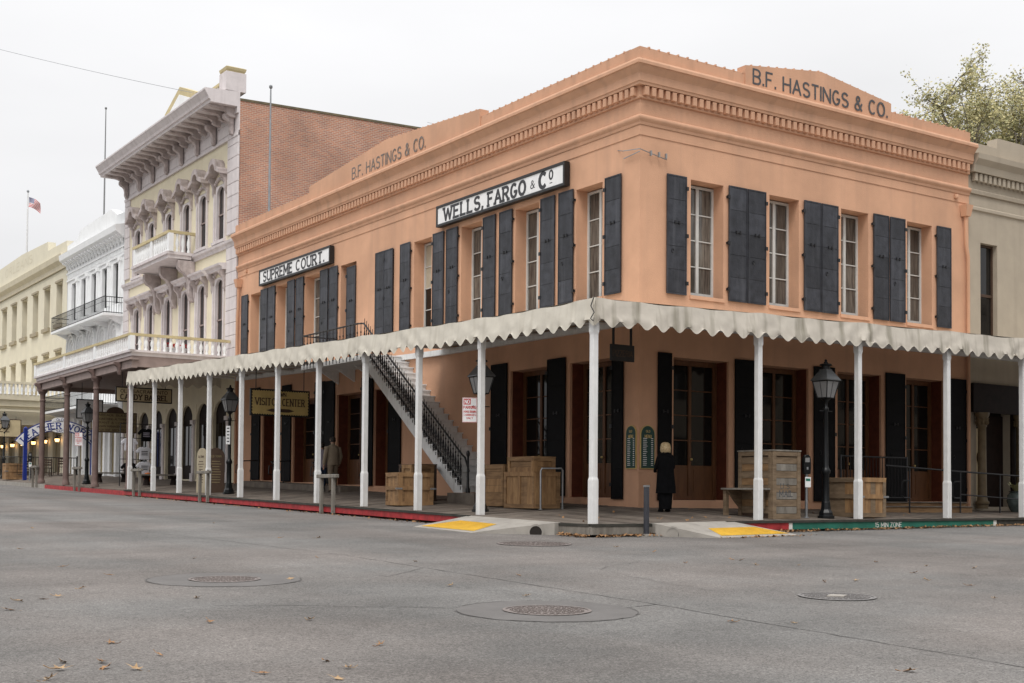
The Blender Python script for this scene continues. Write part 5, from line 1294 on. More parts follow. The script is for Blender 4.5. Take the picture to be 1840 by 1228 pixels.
crate('pale wooden crate with rope bands right of the street lamp', 4.55, -2.52, Z(4.5, -2.6), .85, 1.15, .92, 0, 'band', ('crate_wood', 'mail_wood'))
crate('round-looking wooden planter crate at the left picture edge', -3.45, 47.0, Z(-3.4, 47), .9, .9, .84, 0, 'band')
# ============================================================ mail stand
t = thing('mail_stand', 'tall weathered wooden U.S. Mail stand with writing shelf by the green kerb', 'mail stand', (1.7, -2.5, bw(1.7, -2.5)))
q = MB(); q.box(1.32, 2.12, -3.02, -2.0, 1.06, 2.52); q.build('core', 'sign_brown', t)
H0 = 1.055
for i in range(8):
    z0 = H0+.12+i*.158
    q = MB(); q.box(1.39, 2.05, -3.045, -3.02, z0+.004, z0+.152); q.build('board', 'mail_wood' if i % 2 else 'grey_wood', t)
    q = MB(); q.box(1.295, 1.32, -2.95, -2.07, z0+.004, z0+.152); q.build('board', 'crate_wood_b' if i in (1, 4, 6) else 'mail_wood', t)
for (x0, x1, y0, y1, z0, z1) in ((1.28, 1.39, -3.07, -3.022, H0, 2.56), (2.05, 2.15, -3.07, -3.022, H0, 2.56), (1.391, 2.049, -3.068, -3.024, H0, H0+.115), (1.391, 2.049, -3.068, -3.024, 2.45, 2.56), (1.27, 1.318, -3.021, -2.93, H0, 2.56), (1.27, 1.318, -2.09, -1.99, H0, 2.56), (1.268, 1.316, -2.929, -2.091, 2.46, 2.56)):
    q = MB(); q.box(x0, x1, y0, y1, z0, z1); q.build('corner_batten', 'mail_wood', t, bevel=.004)
q = MB(); q.box(1.26, 2.16, -3.08, -1.97, 2.561, 2.59); q.build('lid', 'grey_wood', t)
q = MB(); q.box(.78, 1.27, -3.0, -1.95, 1.70, 1.74); q.build('shelf', 'grey_wood', t)
for y in (-2.85, -2.1):
    q = MB(); q.prism([(1.268, y, 1.698), (.85, y, 1.698), (.9, y, 1.62), (1.268, y, 1.25)], (0, .05, 0)); q.build('shelf_bracket', 'mail_wood', t)
q = MB(); q.box(.84, .93, -2.05, -1.96, bw(.9, -2), 1.698); q.build('shelf_leg', 'mail_wood', t)
q = MB(); text(q, 'U.S.', lambda a, b, l: (1.54+a, -3.0465-l, H0+.67+b), .11, .34, .14, True); text(q, 'MAIL', lambda a, b, l: (1.51+a, -3.0465-l, H0+.50+b), .125, .42, .17, True); q.build('stencil', 'paint_grey', t)
# ============================================================ parking meters, bollard, pipe rack, hitching rails, tablets
def meter(label, x, y):
    t = thing('parking_meter', label, 'parking meter', (x, y, bw(x, y)), R(-20), 'parking meters')
    q = MB(); q.lathe([(.07, 0), (.07, .015), (.033, .03), (.030, .98), (.05, .99), (.05, 1.0)], n=10); q.build('pole', 'galv', t, True, world=False)
    q = MB(); q.prism([(-.085, -.055, 1.0), (.085, -.055, 1.0), (.095, -.055, 1.15), (.095, -.055, 1.32), (.075, -.055, 1.40), (.03, -.055, 1.445), (-.03, -.055, 1.445), (-.075, -.055, 1.40), (-.095, -.055, 1.32), (-.095, -.055, 1.15)], (0, .11, 0)); q.build('head', 'lamp_black', t, world=False, bevel=.012)
    q = MB(); q.box(-.055, .055, -.0575, -.0555, 1.27, 1.37); q.build('display', 'lamp_glass', t, world=False)
    q = MB(); q.box(-.02, .02, -.062, -.056, 1.10, 1.16); q.build('coin_slot', 'galv', t, world=False)
    q = MB(); q.box(-.05, .09, -.042, -.034, .70, .93); q.build('notice', 'sign_white', t, world=False)
    q = MB(); q.box(-.035, .075, -.0445, -.0425, .84, .9); q.build('notice_print', 'curb_green', t, world=False)
meter('parking meter with notice beside the mail stand', 2.62, -2.80); meter('parking meter beside the blue arch post', -3.5, 43.3)
t = thing('bollard', 'slim dark steel bollard with square top at the right ramp', 'bollard', (-2.78, -3.6, rd(-2.78, -3.6)))
q = MB(); q.box(-.042, .042, -.042, .042, 0, .98); q.build('shaft', 'iron_shutter', t, world=False, bevel=.006); q = MB(); q.box(-.047, .047, -.047, .047, .981, 1.02); q.build('cap', 'galv', t, world=False); q = MB(); q.box(-.09, .09, -.09, .09, 0, .05); q.build('footing', 'concrete', t, world=False)
t = thing('pipe_rack', 'bent galvanised pipe rack in front of the stacked crates', 'bike rack', (-1.7, 1.1, bw(-1.7, 1.1)))
q = MB(); q.tube([(-.33, 0, 0), (-.33, 0, .90), (-.30, 0, .96), (.26, 0, .97), (.30, 0, .92), (.30, 0, 0)], .022, 8); q.build('pipe', 'galv', t, True, world=False)
q = MB(); [q.lathe([(.05, 0), (.05, .012), (.03, .014)], (x, 0, 0), 8) for x in (-.33, .30)]; q.build('foot_flange', 'galv', t, world=False)
HL = [(8.05, 'by the two men'), (17.3, 'below the lamp with the white notice'), (24.3, 'by the last white posts'), (32.4, 'beside the third brown column'), (39.7, 'by the outermost brown column')]
for y, w_ in HL:
    t = thing('hitching_rail', 'weathered wooden hitching rail ' + w_, 'hitching rail', (-4.13, y, rd(-4.13, y)), 0, 'hitching rails along the red kerb')
    zb = bw(-3.9, y) - rd(-4.13, y)
    for dy in (-.36, .36):
        q = MB(); q.box(-.045, .045, dy-.045, dy+.045, .02, zb+.72); q.build('leg', 'grey_wood', t, world=False, bevel=.005)
    q = MB(); q.box(-.06, .06, -.58, .58, zb+.722, zb+.82); q.build('top_beam', 'grey_wood', t, world=False, bevel=.012)
    for dy in (-.36, .36):
        q = MB(); q.lathe([(.028, 0), (.028, .02), (0, .025)], (0, dy, zb+.82), 8); q.build('bolt', 'iron_dark', t, world=False)
def tablet(label, x, y, rz, m_, ink):
    t = thing('tablet', label, 'information tablet', (x, y, bw(x, y)), rz)
    q = MB(); w_, h_ = .30, 1.55; q.prism([(-w_, -.04, 0), (w_, -.04, 0)] + [(w_*math.cos(R(a)), -.04, h_-w_+w_*math.sin(R(a))) for a in range(0, 181, 15)], (0, .08, 0)); q.build('slab', m_, t, world=False, bevel=.006)
    q = MB(); rn = random.Random(3)
    for i in range(9):
        l_ = rn.uniform(.12, .2); q.box(-l_, l_, -.042, -.0405, .35+i*.09, .375+i*.09)
    text(q, 'OLD TOWN', lambda a, b, l: (-.18+a, -.0415-l, 1.22+b), .07, .36, .16); q.build('engraving', ink, t, world=False)
tablet('pale grey round-topped tablet beside the dark one', -3.35, 19.6, R(-80), 'stone_sill', 'sign_brown'); tablet('dark brown round-topped tablet beside the pale one', -3.1, 18.95, R(-18), 'sign_brown', 'sign_olive')
# ============================================================ entry steps and iron rails on the right
t = thing('entry_steps', 'timber entry steps with black rail below the last orange doorway', 'steps', (8.8, -.8, bw(8.8, -.8)))
for i, (y0, x0, x1, z1) in enumerate(((-1.15, 6.2, 10.9, 1.33), (-.75, 6.5, 11.2, 1.44))):
    q = MB(); q.box(x0, x1, y0, -.01, bw(8, -1)-.05, z1-.03); q.build('riser_block', 'crate_wood_b', t)
    q = MB(); q.box(x0-.03, x1+.03, y0-.03, -.012, z1-.028, z1); q.build('tread', 'plank_pale', t)
t = thing('ramp_rail', 'long black tubular handrail sloping along the right shopfronts', 'handrail', (11, -1.3, bw(11, -1.3)))
for x in (8.15, 10.25, 12.0, 13.4, 15.2):
    q = MB(); q.tube([(x, -1.25, bw(x, -1.25)), (x, -1.25, 2.35-.03*(x-8))], .022, 6); q.build('post', 'iron_dark', t, smooth=True)
q = MB(); q.tube([(7.2, -1.25, 2.38), (10, -1.25, 2.28), (17, -1.25, 2.06)], .024, 6); q.tube([(10.25, -1.25, 1.65), (17, -1.25, 1.35)], .018, 6)
for x in (8.15, 10.25): q.tube([(x, -1.25, 1.55), (x-.24, -1.25, 1.55), (x-.32, -1.25, 1.62), (x-.32, -1.25, 1.92), (x-.24, -1.25, 2.0), (x, -1.25, 2.0)], .02, 6)
q.build('rail', 'iron_dark', t, smooth=True)
t = thing('picket_rail', 'short black iron picket railing behind the rope-banded crate', 'railing', (7.3, -.55, bw(7.3, -.5)))
q = MB(); q.tube([(6.3, -.55, 2.62), (8.9, -.55, 2.62)], .022, 6); q.tube([(6.3, -.55, 1.55), (8.9, -.55, 1.55)], .018, 6); q.tube([(6.3, -.55, 1.2), (6.3, -.55, 2.65)], .03, 6); q.tube([(8.9, -.55, 1.2), (8.9, -.55, 2.65)], .03, 6); q.build('frame', 'iron_dark', t)
q = MB(); q.tube([(0, 0, 0), (0, 0, 1.05)], .012, 5); pk = q.mesh('picket', 'iron_dark')
for i in range(20): link('picket', pk, t, Vector((6.42+i*.125, -.55, 1.56)) - wloc(t))
for k_, (y, lb) in enumerate(((15.2, 'black iron door rail behind the two men'), (18.6, 'black iron door rail under the visitor center sign'), (21.6, 'black iron door rail nearest the dark tablet'))):
    t = thing('door_rail', lb, 'handrail', (-.8, y, bw(-.8, y)), 0, 'iron door rails')
    q = MB(); q.tube([(-.55, -.5, .0), (-.55, -.5, .78), (-.5, -.4, .85), (-.2, .5, .95), (.6, .6, 1.0)], .022, 6); q.tube([(-.55, -.5, .8), (-.7, -.5, .78), (-.72, -.5, .5), (-.55, -.5, .48)], .018, 6); q.tube([(.3, .55, .1), (.3, .55, .98)], .02, 6); q.build('rail', 'iron_dark', t, True, world=False)
t = thing('door_step', 'low timber step along the visitor center doors', 'step', (-.5, 18, bw(-.5, 18)))
q = MB(); q.hexa([(-.85, 13.9, bw(-.85, 13.9)-.02), (-.01, 13.9, bw(0, 13.9)-.02), (-.01, 22.4, bw(0, 22.4)-.02), (-.85, 22.4, bw(-.85, 22.4)-.02), (-.85, 13.9, bw(0, 13.9)+.13), (-.01, 13.9, bw(0, 13.9)+.14), (-.01, 22.4, bw(0, 22.4)+.14), (-.85, 22.4, bw(0, 22.4)+.13)]); q.build('tread', 'plank_pale', t)
t = thing('planter_vase', 'grey-green glazed vase with a spiky plant by the dark shopfront', 'vase', (13.5, -.75, bw(13.5, -.75)))
q = MB(); q.lathe([(.14, 0), (.22, .12), (.28, .32), (.26, .48), (.19, .56), (.22, .6), (.20, .6), (.15, .5)], n=16); q.build('vase', 'vase_glaze', t, True, world=False)
q = MB(); rn = random.Random(4)
for k_ in range(30):
    a = rn.uniform(0, 6.28); l_ = rn.uniform(.35, .6); d = Vector((math.cos(a), math.sin(a), 0)); s_ = Vector((-d.y, d.x, 0))*.025; p = Vector((0, 0, .55))
    q.quad(p-s_, p+s_, p+d*l_*.5+Vector((0, 0, l_*.55))+s_, p+d*l_*.5+Vector((0, 0, l_*.55))-s_); q.quad(p+d*l_*.5+Vector((0, 0, l_*.55))-s_, p+d*l_*.5+Vector((0, 0, l_*.55))+s_, p+d*l_+Vector((0, 0, l_*.55)))
q.build('leaves', 'leaf_olive', t, world=False)
# ============================================================ hanging signs
def hang_sign(name, label, Y, x0, x1, z0, z1, face, frame, rods, texts, ink, border=None, top=None):
    t = thing(name, label, 'sign', ((x0+x1)/2, Y, z0))
    q = MB(); q.box(x0, x1, Y-.04, Y+.04, z0, z1); q.build('board', frame, t, bevel=.006)
    e = .05; q = MB(); q.box(x0+e, x1-e, Y-.046, Y-.0405, z0+e, z1-e); q.build('face', face, t)
    if top:
        q = MB(); c = (x0+x1)/2; q.prism([(c+.38*math.cos(R(a)), Y-.04, z1-.02+.26*math.sin(R(a))) for a in range(0, 181, 15)], (0, .08, 0)); q.build('crest', frame, t)
    if border:
        q = MB(); n = int((x1-x0)/.09)
        for i in range(n):
            for zz in (z0+e, z1-e): q.box(x0+e+(x1-x0-2*e)*i/n, x0+e+(x1-x0-2*e)*(i+.5)/n, Y-.0475, Y-.0462, zz-.02, zz+.02)
        for i in range(8):
            for xx in (x0+e, x1-e): q.box(xx-.02, xx+.02, Y-.0475, Y-.0462, z0+e+(z1-z0-2*e)*i/8, z0+e+(z1-z0-2*e)*(i+.5)/8)
        q.build('dotted_border', border, t)
    for k_, (s_, a0, ln, zb, h_, wt, sf) in enumerate(texts):
        q = MB(); text(q, s_, lambda a, b, l: (x0+a0+a, Y-.0478-l, zb+b), h_, ln, wt, sf, .17); q.build('lettering', ink, t)
    q = MB()
    for xx, zt in rods: q.tube([(xx, Y, z1), (xx, Y, zt)], .014, 5)
    q.build('hanger', 'iron_dark', t)
    return t
vs_ = hang_sign('visitor_sign', 'gold hanging sign reading Visitor Center with dotted border', 16.0, -3.1, -1.0, 4.06, 4.95, 'sign_gold', 'sign_black', [(-2.9, 5.85), (-1.2, 5.9)],
    [('VISITOR', .17, .88, 4.42, .22, .17, True), ('CENTER', 1.12, .80, 4.42, .22, .17, True), ('TOWN', .86, .38, 4.72, .12, .2, False)], 'sign_brown', 'sign_black')
q = MB(); q.prism([(-2.55, 15.9515, 4.25), (-2.35, 15.9515, 4.31), (-1.75, 15.9515, 4.31), (-1.55, 15.9515, 4.25), (-1.75, 15.9515, 4.20), (-2.35, 15.9515, 4.20)], (0, -.002, 0)); q.build('ribbon', 'sign_brown', vs_)
hang_sign('candy_sign', 'tan hanging sign reading Old Sacramento Candy Barrel', 29.0, -3.58, -1.22, 5.22, 5.84, 'sign_tan', 'sign_black', [(-3.3, 6.5), (-1.5, 6.5)], [('OLD SACRAMENTO', .2, 1.95, 5.60, .13, .18, False), ('CANDY', .2, .9, 5.33, .2, .24, True), ('BARREL', 1.22, .95, 5.33, .2, .24, True)], 'sign_brown')
hang_sign('directory_sign', 'dark arched-top tenants board behind the brown columns', 33.0, -3.32, -1.42, 4.12, 5.02, 'sign_olive', 'sign_brown', [(-3.1, 6.5), (-1.6, 6.5)], [('ARCADE BUILDING', .2, 1.5, 4.84, .09, .2, False), ('ENGINEERING ALTERNATIVES', .12, 1.66, 4.67, .085, .2, False), ('GRANT & COMPANY', .12, 1.66, 4.51, .085, .2, False), ('CASIAN MANAGEMENT CORP', .12, 1.66, 4.35, .085, .2, False), ('SPORTISE ARCHITECTURE', .12, 1.66, 4.19, .085, .2, False)], 'sign_brown', None, True)
hang_sign('blank_sign', 'blank white black-edged board hanging near the far lamp', 36.0, -3.25, -2.05, 4.85, 5.75, 'sign_white', 'sign_black', [(-3.0, 6.5), (-2.3, 6.5)], [], 'sign_ink')
hang_sign('number_sign', "tan hanging sign reading '22 at the left picture edge", 50.0, -4.6, -2.42, 4.45, 5.45, 'sign_tan', 'sign_brown', [(-4.3, 5.6), (-2.7, 5.6)], [("'22", .85, .75, 4.75, .45, .12, True)], 'sign_brown')
t = thing('corner_sign', 'small black board hung on straps under the awning corner', 'sign', (-1.72, -1.5, 4.45))
q = MB(); q.box(-2.05, -1.40, -1.53, -1.47, 4.47, 4.83); q.build('board', 'sign_black', t, bevel=.006)
q = MB(); [q.box(x-.03, x+.03, -1.51, -1.49, 4.831, 5.45) for x in (-1.97, -1.48)]; q.build('strap', 'sign_black', t)
q = MB(); text(q, 'PIZZERIA', lambda a, b, l: (-2.0+a, -1.5315-l, 4.57+b), .13, .54, .15); q.build('lettering', 'sign_brown', t)
# blue and white arch over the far pavement
t = thing('shop_arch', 'blue and white arched sign reading Leather Works over the far pavement', 'sign', (-1.6, 45, bw(-1.6, 45)))
for x in (-3.35, .05):
    q = MB(); q.box(x-.09, x+.09, 44.92, 45.08, bw(-3.3, 45), 4.72); q.lathe([(.13, 4.721), (.13, 4.75), (0, 4.85)], (x, 45, 0), 4, 1, 1, R(45)); q.build('post', 'sign_blue', t)
AC = Vector((-1.65, 45, 2.45)); AR0, AR1 = 2.23, 2.78; A0, A1 = 143, 37
def arch_band(r0, r1, y0, y1):
    q = MB(); n = 24
    for i in range(n):
        a, b = R(A0+(A1-A0)*i/n), R(A0+(A1-A0)*(i+1)/n)
        q.hexa([AC + Vector((r_*math.cos(an), yy-45, r_*math.sin(an))) for an, r_, yy in ((a, r0, y0), (b, r0, y0), (b, r0, y1), (a, r0, y1), (a, r1, y0), (b, r1, y0), (b, r1, y1), (a, r1, y1))])
    return q
arch_band(AR0, AR1, 44.97, 45.03).build('arch_band', 'sign_blue', t); arch_band(AR0+.05, AR1-.05, 44.955, 44.968).build('arch_face', 'sign_white', t)
q = MB(); q.prism([(AC.x+.42*math.cos(R(a)), 44.955, AC.z+AR1-.08+.22*math.sin(R(a))) for a in range(0, 181, 15)], (0, .06, 0)); q.prism([(AC.x+.42*math.cos(R(a)), 44.955, AC.z+AR0+.06+.17*math.sin(R(a))) for a in range(180, 361, 15)], (0, .06, 0)); q.build('arch_crest', 'sign_white', t)
def onarc(a, b, l):
    an = R(A0) + (a+.22)/(AR0+.2)*-1; return AC + Vector(((AR0+.11+b)*math.cos(an), -.047-l, (AR0+.11+b)*math.sin(an)))
q = MB(); text(q, 'LEATHER WORKS', onarc, .30, 4.0, .2, True); text(q, 'OLD', lambda a, b, l: (-1.82+a, 44.953-l, AC.z+AR1-.04+b), .12, .34, .16); text(q, 'SAC', lambda a, b, l: (-1.82+a, 44.953-l, AC.z+AR0-.08+b), .11, .34, .16); q.build('lettering', 'sign_blue', t)
# ============================================================ shop goods and far terrace
shirt = [(-.28, 0), (.28, 0), (.28, .45), (.42, .34), (.50, .46), (.30, .68), (.12, .72), (0, .67), (-.12, .72), (-.30, .68), (-.50, .46), (-.42, .34), (-.28, .45)]
for i, (x, z, m_, lb) in enumerate(((-3.15, 3.2, 'cloth_white', 'white printed t-shirt hanging high at the shop rack left side'), (-3.15, 2.2, 'cloth_black', 'black t-shirt hanging low at the shop rack left side'), (-2.55, 2.85, 'cloth_white', 'upper white t-shirt hanging beside the white post'), (-2.55, 2.25, 'cloth_white', 'lower white t-shirt with dark print beside the white post'), (-2.5, 3.6, 'cloth_black', 'black cap-topped shirt at the top of the shop rack'))):
    t = thing('t_shirt', lb, 't-shirt', (x, 28.4-.02*i, z), 0, 't-shirts hung outside the shop')
    k_ = .72; q = MB(); q.prism([(a*k_, -.03, b*k_) for a, b in shirt], (0, .06, 0)); q.build('body', m_, t, world=False, bevel=.012)
    q = MB(); [q.box(-.13, .13, -.034, -.031, .18+j*.07, .215+j*.07) for j in range(3)]; q.build('print', 'sign_ink' if m_ == 'cloth_white' else 'cloth_lilac', t, world=False)
    q = MB(); q.tube([(-.2, 0, .48), (0, 0, .54), (.2, 0, .48)], .008, 4); q.tube([(0, 0, .54), (0, 0, .64)], .006, 4); q.build('hanger', 'galv', t, world=False)
t = thing('clothes_rack', 'dark steel rack holding the hanging t-shirts', 'rack', (-2.8, 28.5, bw(-2.8, 28.5)))
q = MB(); [q.tube([(x, 28.5, bw(-2.8, 28.5)), (x, 28.5, 4.3)], .02, 5) for x in (-3.5, -2.2)]; [q.tube([(-3.5, 28.5, z), (-2.2, 28.5, z)], .015, 5) for z in (4.3, 3.72, 2.86, 2.4)]; q.build('frame', 'iron_dark', t)
t = thing('orange_bag', 'orange bag hanging at the bottom of the shop rack', 'bag', (-2.4, 28.3, 1.95)); q = MB(); q.lathe([(.10, 0), (.17, .05), (.18, .25), (.12, .36), (.0, .38)], n=10, sx=1, sy=.6); q.build('body', 'orange_bag', t, True, world=False)
for i, (x, y, lb) in enumerate(((-2.3, 33.6, 'low wooden bench between brown columns'), (-2.2, 27.4, 'low wooden bench beneath the t-shirts'))):
    t = thing('bench', lb, 'bench', (x, y, bw(x, y)), 0, 'low benches outside the shops')
    q = MB(); q.box(-.8, .8, -.2, .2, .40, .46); q.build('seat', 'grey_wood', t, world=False)
    for s_ in (-.55, .55):
        q = MB(); q.lathe([(.16, .0), (.10, .25), (.16, .40)], (s_, 0, 0), 8); q.build('barrel_leg', 'storefront_wood', t, world=False)
t = thing('terrace_rail', 'black picket railing round the far terrace', 'railing', (-2, 46.2, bw(-2, 46.2)))
q = MB(); zb = bw(-2, 46.2); q.tube([(-3.4, 46.2, zb+1.05), (-.4, 46.2, zb+1.05)], .025, 5); q.tube([(-3.4, 46.2, zb+.12), (-.4, 46.2, zb+.12)], .02, 5); q.tube([(-.4, 46.2, zb), (-.4, 46.2, zb+1.15)], .04, 5); q.tube([(-3.4, 46.2, zb+1.05), (-3.4, 58, zb+1.3)], .025, 5); q.build('frame', 'iron_dark', t)
q = MB(); [q.tube([(-3.3+i*.13, 46.2, zb+.12), (-3.3+i*.13, 46.2, zb+1.05)], .012, 4) for i in range(23)]; [q.tube([(-3.4, 46.4+i*.2, zb+.1), (-3.4, 46.4+i*.2, zb+1.05)], .012, 4) for i in range(50)]; q.build('pickets', 'iron_dark', t)['kind'] = 'stuff'
for i, (x, y, rz, lb) in enumerate(((-2.6, 47.0, .4, 'dark slatted chair nearest the blue post on the terrace'), (-1.7, 47.2, -.5, 'dark slatted chair in the middle of the terrace'), (-1.0, 46.9, 2.8, 'dark slatted chair nearest the brown column on the terrace'))):
    t = thing('terrace_chair', lb, 'chair', (x, y, bw(x, y)), rz, 'chairs on the far terrace')
    q = MB(); q.box(-.22, .22, -.22, .22, .43, .47); q.build('seat', 'sign_brown', t, world=False)
    for a in (-.19, .19):
        for b in (-.19, .19):
            q = MB(); q.box(a-.02, a+.02, b-.02, b+.02, 0, .428 if b < 0 else .95); q.build('leg', 'sign_brown', t, world=False)
    for j in range(3):
        q = MB(); q.box(-.169, .169, .18, .20, .58+j*.13, .66+j*.13); q.build('back_slat', 'sign_brown', t, world=False)
# ============================================================ poles, flag, wires
t = thing('flagpole', 'tall white flagpole flying a striped flag at the far left', 'flagpole', (3, 73, 15.0))
q = MB(); q.lathe([(.09, -1), (.07, 4), (.045, 8.2)], n=8); q.build('pole', 'white_paint', t, True, world=False); q = MB(); q.lathe([(0, 8.2), (.09, 8.27), (.09, 8.36), (0, 8.44)], n=8); q.build('ball', 'galv', t, True, world=False)
fl = tag(bpy.data.objects.new('flag', None), 'small drooping red and white striped flag on the far flagpole', 'flag'); COL.objects.link(fl); fl.location = (3.05, 72.95, 22.9)
D = Vector((.83, -.56, 0)); n = 13
def fpt(i, j):      # i along fly, j down
    u = i/12*.85; return D*u + Vector((.5, .8, 0))*.10*math.sin(u*7 + j*.25) + Vector((0, 0, -j*.056 - .55*u*u - .1*u))
for j in range(13):
    q = MB(); st_ = 6 if j < 7 else 0
    q.add([fpt(i, jj) for jj in (j, j+1) for i in range(st_, 13)], [(i, i+1, 13-st_+i+1, 13-st_+i) for i in range(12-st_)]); q.build('stripe', 'flag_white' if j % 2 else 'flag_red', fl, world=False)
q = MB(); q.add([fpt(i, j) for j in range(8) for i in range(7)], [(j*7+i, j*7+i+1, (j+1)*7+i+1, (j+1)*7+i) for j in range(7) for i in range(6)]); q.build('canton', 'flag_blue', fl, world=False)
def pole(name, label, x, y, z0, z1, m_):
    t = thing(name, label, 'pole', (x, y, z0)); h_ = z1-z0
    q = MB(); q.lathe([(.055, -.5), (.05, h_*.5), (.03, h_-.2)], n=8); q.build('shaft', m_, t, True, world=False); q = MB(); q.lathe([(.0, h_-.2), (.07, h_-.13), (.07, h_-.05), (0, h_)], n=8); q.build('ball', m_, t, True, world=False)
pole('roof_pole', 'bare grey pole with ball top before the brick wall', .45, 23.0, 11.4, 17.45, 'galv'); pole('roof_pole', 'tall pale pole with ball top behind the white building', 3, 53.9, 14.5, 24.75, 'lamp_glass')
def wire(label, pts, sag):
    a, b = Vector(pts[0]), Vector(pts[1]); q = MB(); n = 24
    q.tube([a.lerp(b, i/n) - Vector((0, 0, sag*4*(i/n)*(1-i/n))) for i in range(n+1)], .010, 5)
    tag(q.build('overhead_wire', 'galv'), label, 'wire')
wire('thin wire crossing the sky at the upper left', ((-1.45, 26.53, 17.7), (-8.5, 47.5, 25.2)), .12); wire('thin wire running from the corner bracket over the orange parapet', ((-.1, .55, 9.80), (8.66, 25.0, 17.85)), .1)
# ============================================================ people (skinned bodies)
def body_mesh(name, joints, edges, mats, pick, sub=2):
    me = bpy.data.meshes.new(name); names = list(joints)
    me.from_pydata([joints[k_][0] for k_ in names], [(names.index(a), names.index(b)) for a, b in edges], [])
    o = bpy.data.objects.new(name, me); COL.objects.link(o)
    sk = o.modifiers.new('skin', 'SKIN'); sk.use_smooth_shade = True
    for i, k_ in enumerate(names):
        r_ = joints[k_][1]; r_ = r_ if isinstance(r_, tuple) else (r_, r_)
        me.skin_vertices[0].data[i].radius = r_; me.skin_vertices[0].data[i].use_root = (k_ == 'pelvis')
    ss = o.modifiers.new('sub', 'SUBSURF'); ss.levels = sub; ss.render_levels = sub
    dg = bpy.context.evaluated_depsgraph_get(); dg.update()
    nm = bpy.data.meshes.new_from_object(o.evaluated_get(dg)); bpy.data.objects.remove(o)
    nm.materials.clear()
    for k_ in mats: nm.materials.append(MATS[k_])
    for p in nm.polygons: p.material_index = pick(p.center); p.use_smooth = True
    return nm
EDG = [('pelvis', 'waist'), ('waist', 'chest'), ('chest', 'neck'), ('neck', 'chin'), ('chin', 'head'), ('head', 'crown')]
for s_ in 'LR': EDG += [('chest', 'sh'+s_), ('sh'+s_, 'el'+s_), ('el'+s_, 'wr'+s_), ('wr'+s_, 'hand'+s_), ('pelvis', 'hip'+s_), ('hip'+s_, 'kn'+s_), ('kn'+s_, 'an'+s_), ('an'+s_, 'toe'+s_)]
def joints(h, wide=1., armL=None, armR=None, lean=0.0, stride=.06):
    k_ = h/1.75; J = {}
    def J_(n_, x, y, z, r_): J[n_] = ((x*k_, y*k_, z*k_), tuple(v*k_ for v in r_) if isinstance(r_, tuple) else r_*k_)
    J_('pelvis', 0, 0, .95, (.15*wide, .115)); J_('waist', 0, 0, 1.10, (.14*wide, .105)); J_('chest', 0, lean*.5, 1.33, (.165*wide, .115)); J_('neck', 0, lean, 1.50, .055)
    J_('chin', 0, lean+.015, 1.56, .06); J_('head', 0, lean+.02, 1.645, .085); J_('crown', 0, lean+.01, 1.71, .06)
    for s_, sg, arm in (('L', -1, armL), ('R', 1, armR)):
        J_('sh'+s_, sg*.19*wide, lean*.7, 1.41, .065); e, w_, hd = arm or ((sg*.26*wide, .0, 1.13), (sg*.25*wide, .08, .90), (sg*.24*wide, .11, .80))
        J_('el'+s_, *e, .048); J_('wr'+s_, *w_, .034); J_('hand'+s_, *hd, .036)
        J_('hip'+s_, sg*.09, 0, .88, .09); J_('kn'+s_, sg*.10, sg*stride*.5, .49, .065); J_('an'+s_, sg*.10, sg*stride, .09, .042); J_('toe'+s_, sg*.11, sg*stride+.14, .035, .036)
    return J
def fingers(t, J, m_):
    for s_ in 'LR':
        w_ = Vector(J['wr'+s_][0]); h_ = Vector(J['hand'+s_][0]); d = (h_-w_).normalized(); sd = d.cross(Vector((1, 0, 0))).normalized(); q = MB()
        for i, ln in enumerate((.065, .075, .07, .055)):
            b = h_ + d*.025 + sd*(i-1.5)*.018; q.tube([b, b+d*ln*.5, b+d*ln + Vector((0, .012, 0))], [.009, .008, .006], 5)
        q.tube([h_ - sd*.02, h_ - sd*.045 + d*.02, h_ - sd*.05 + d*.055], [.010, .009, .007], 5)
        q.build('fingers', m_, t, True, world=False)
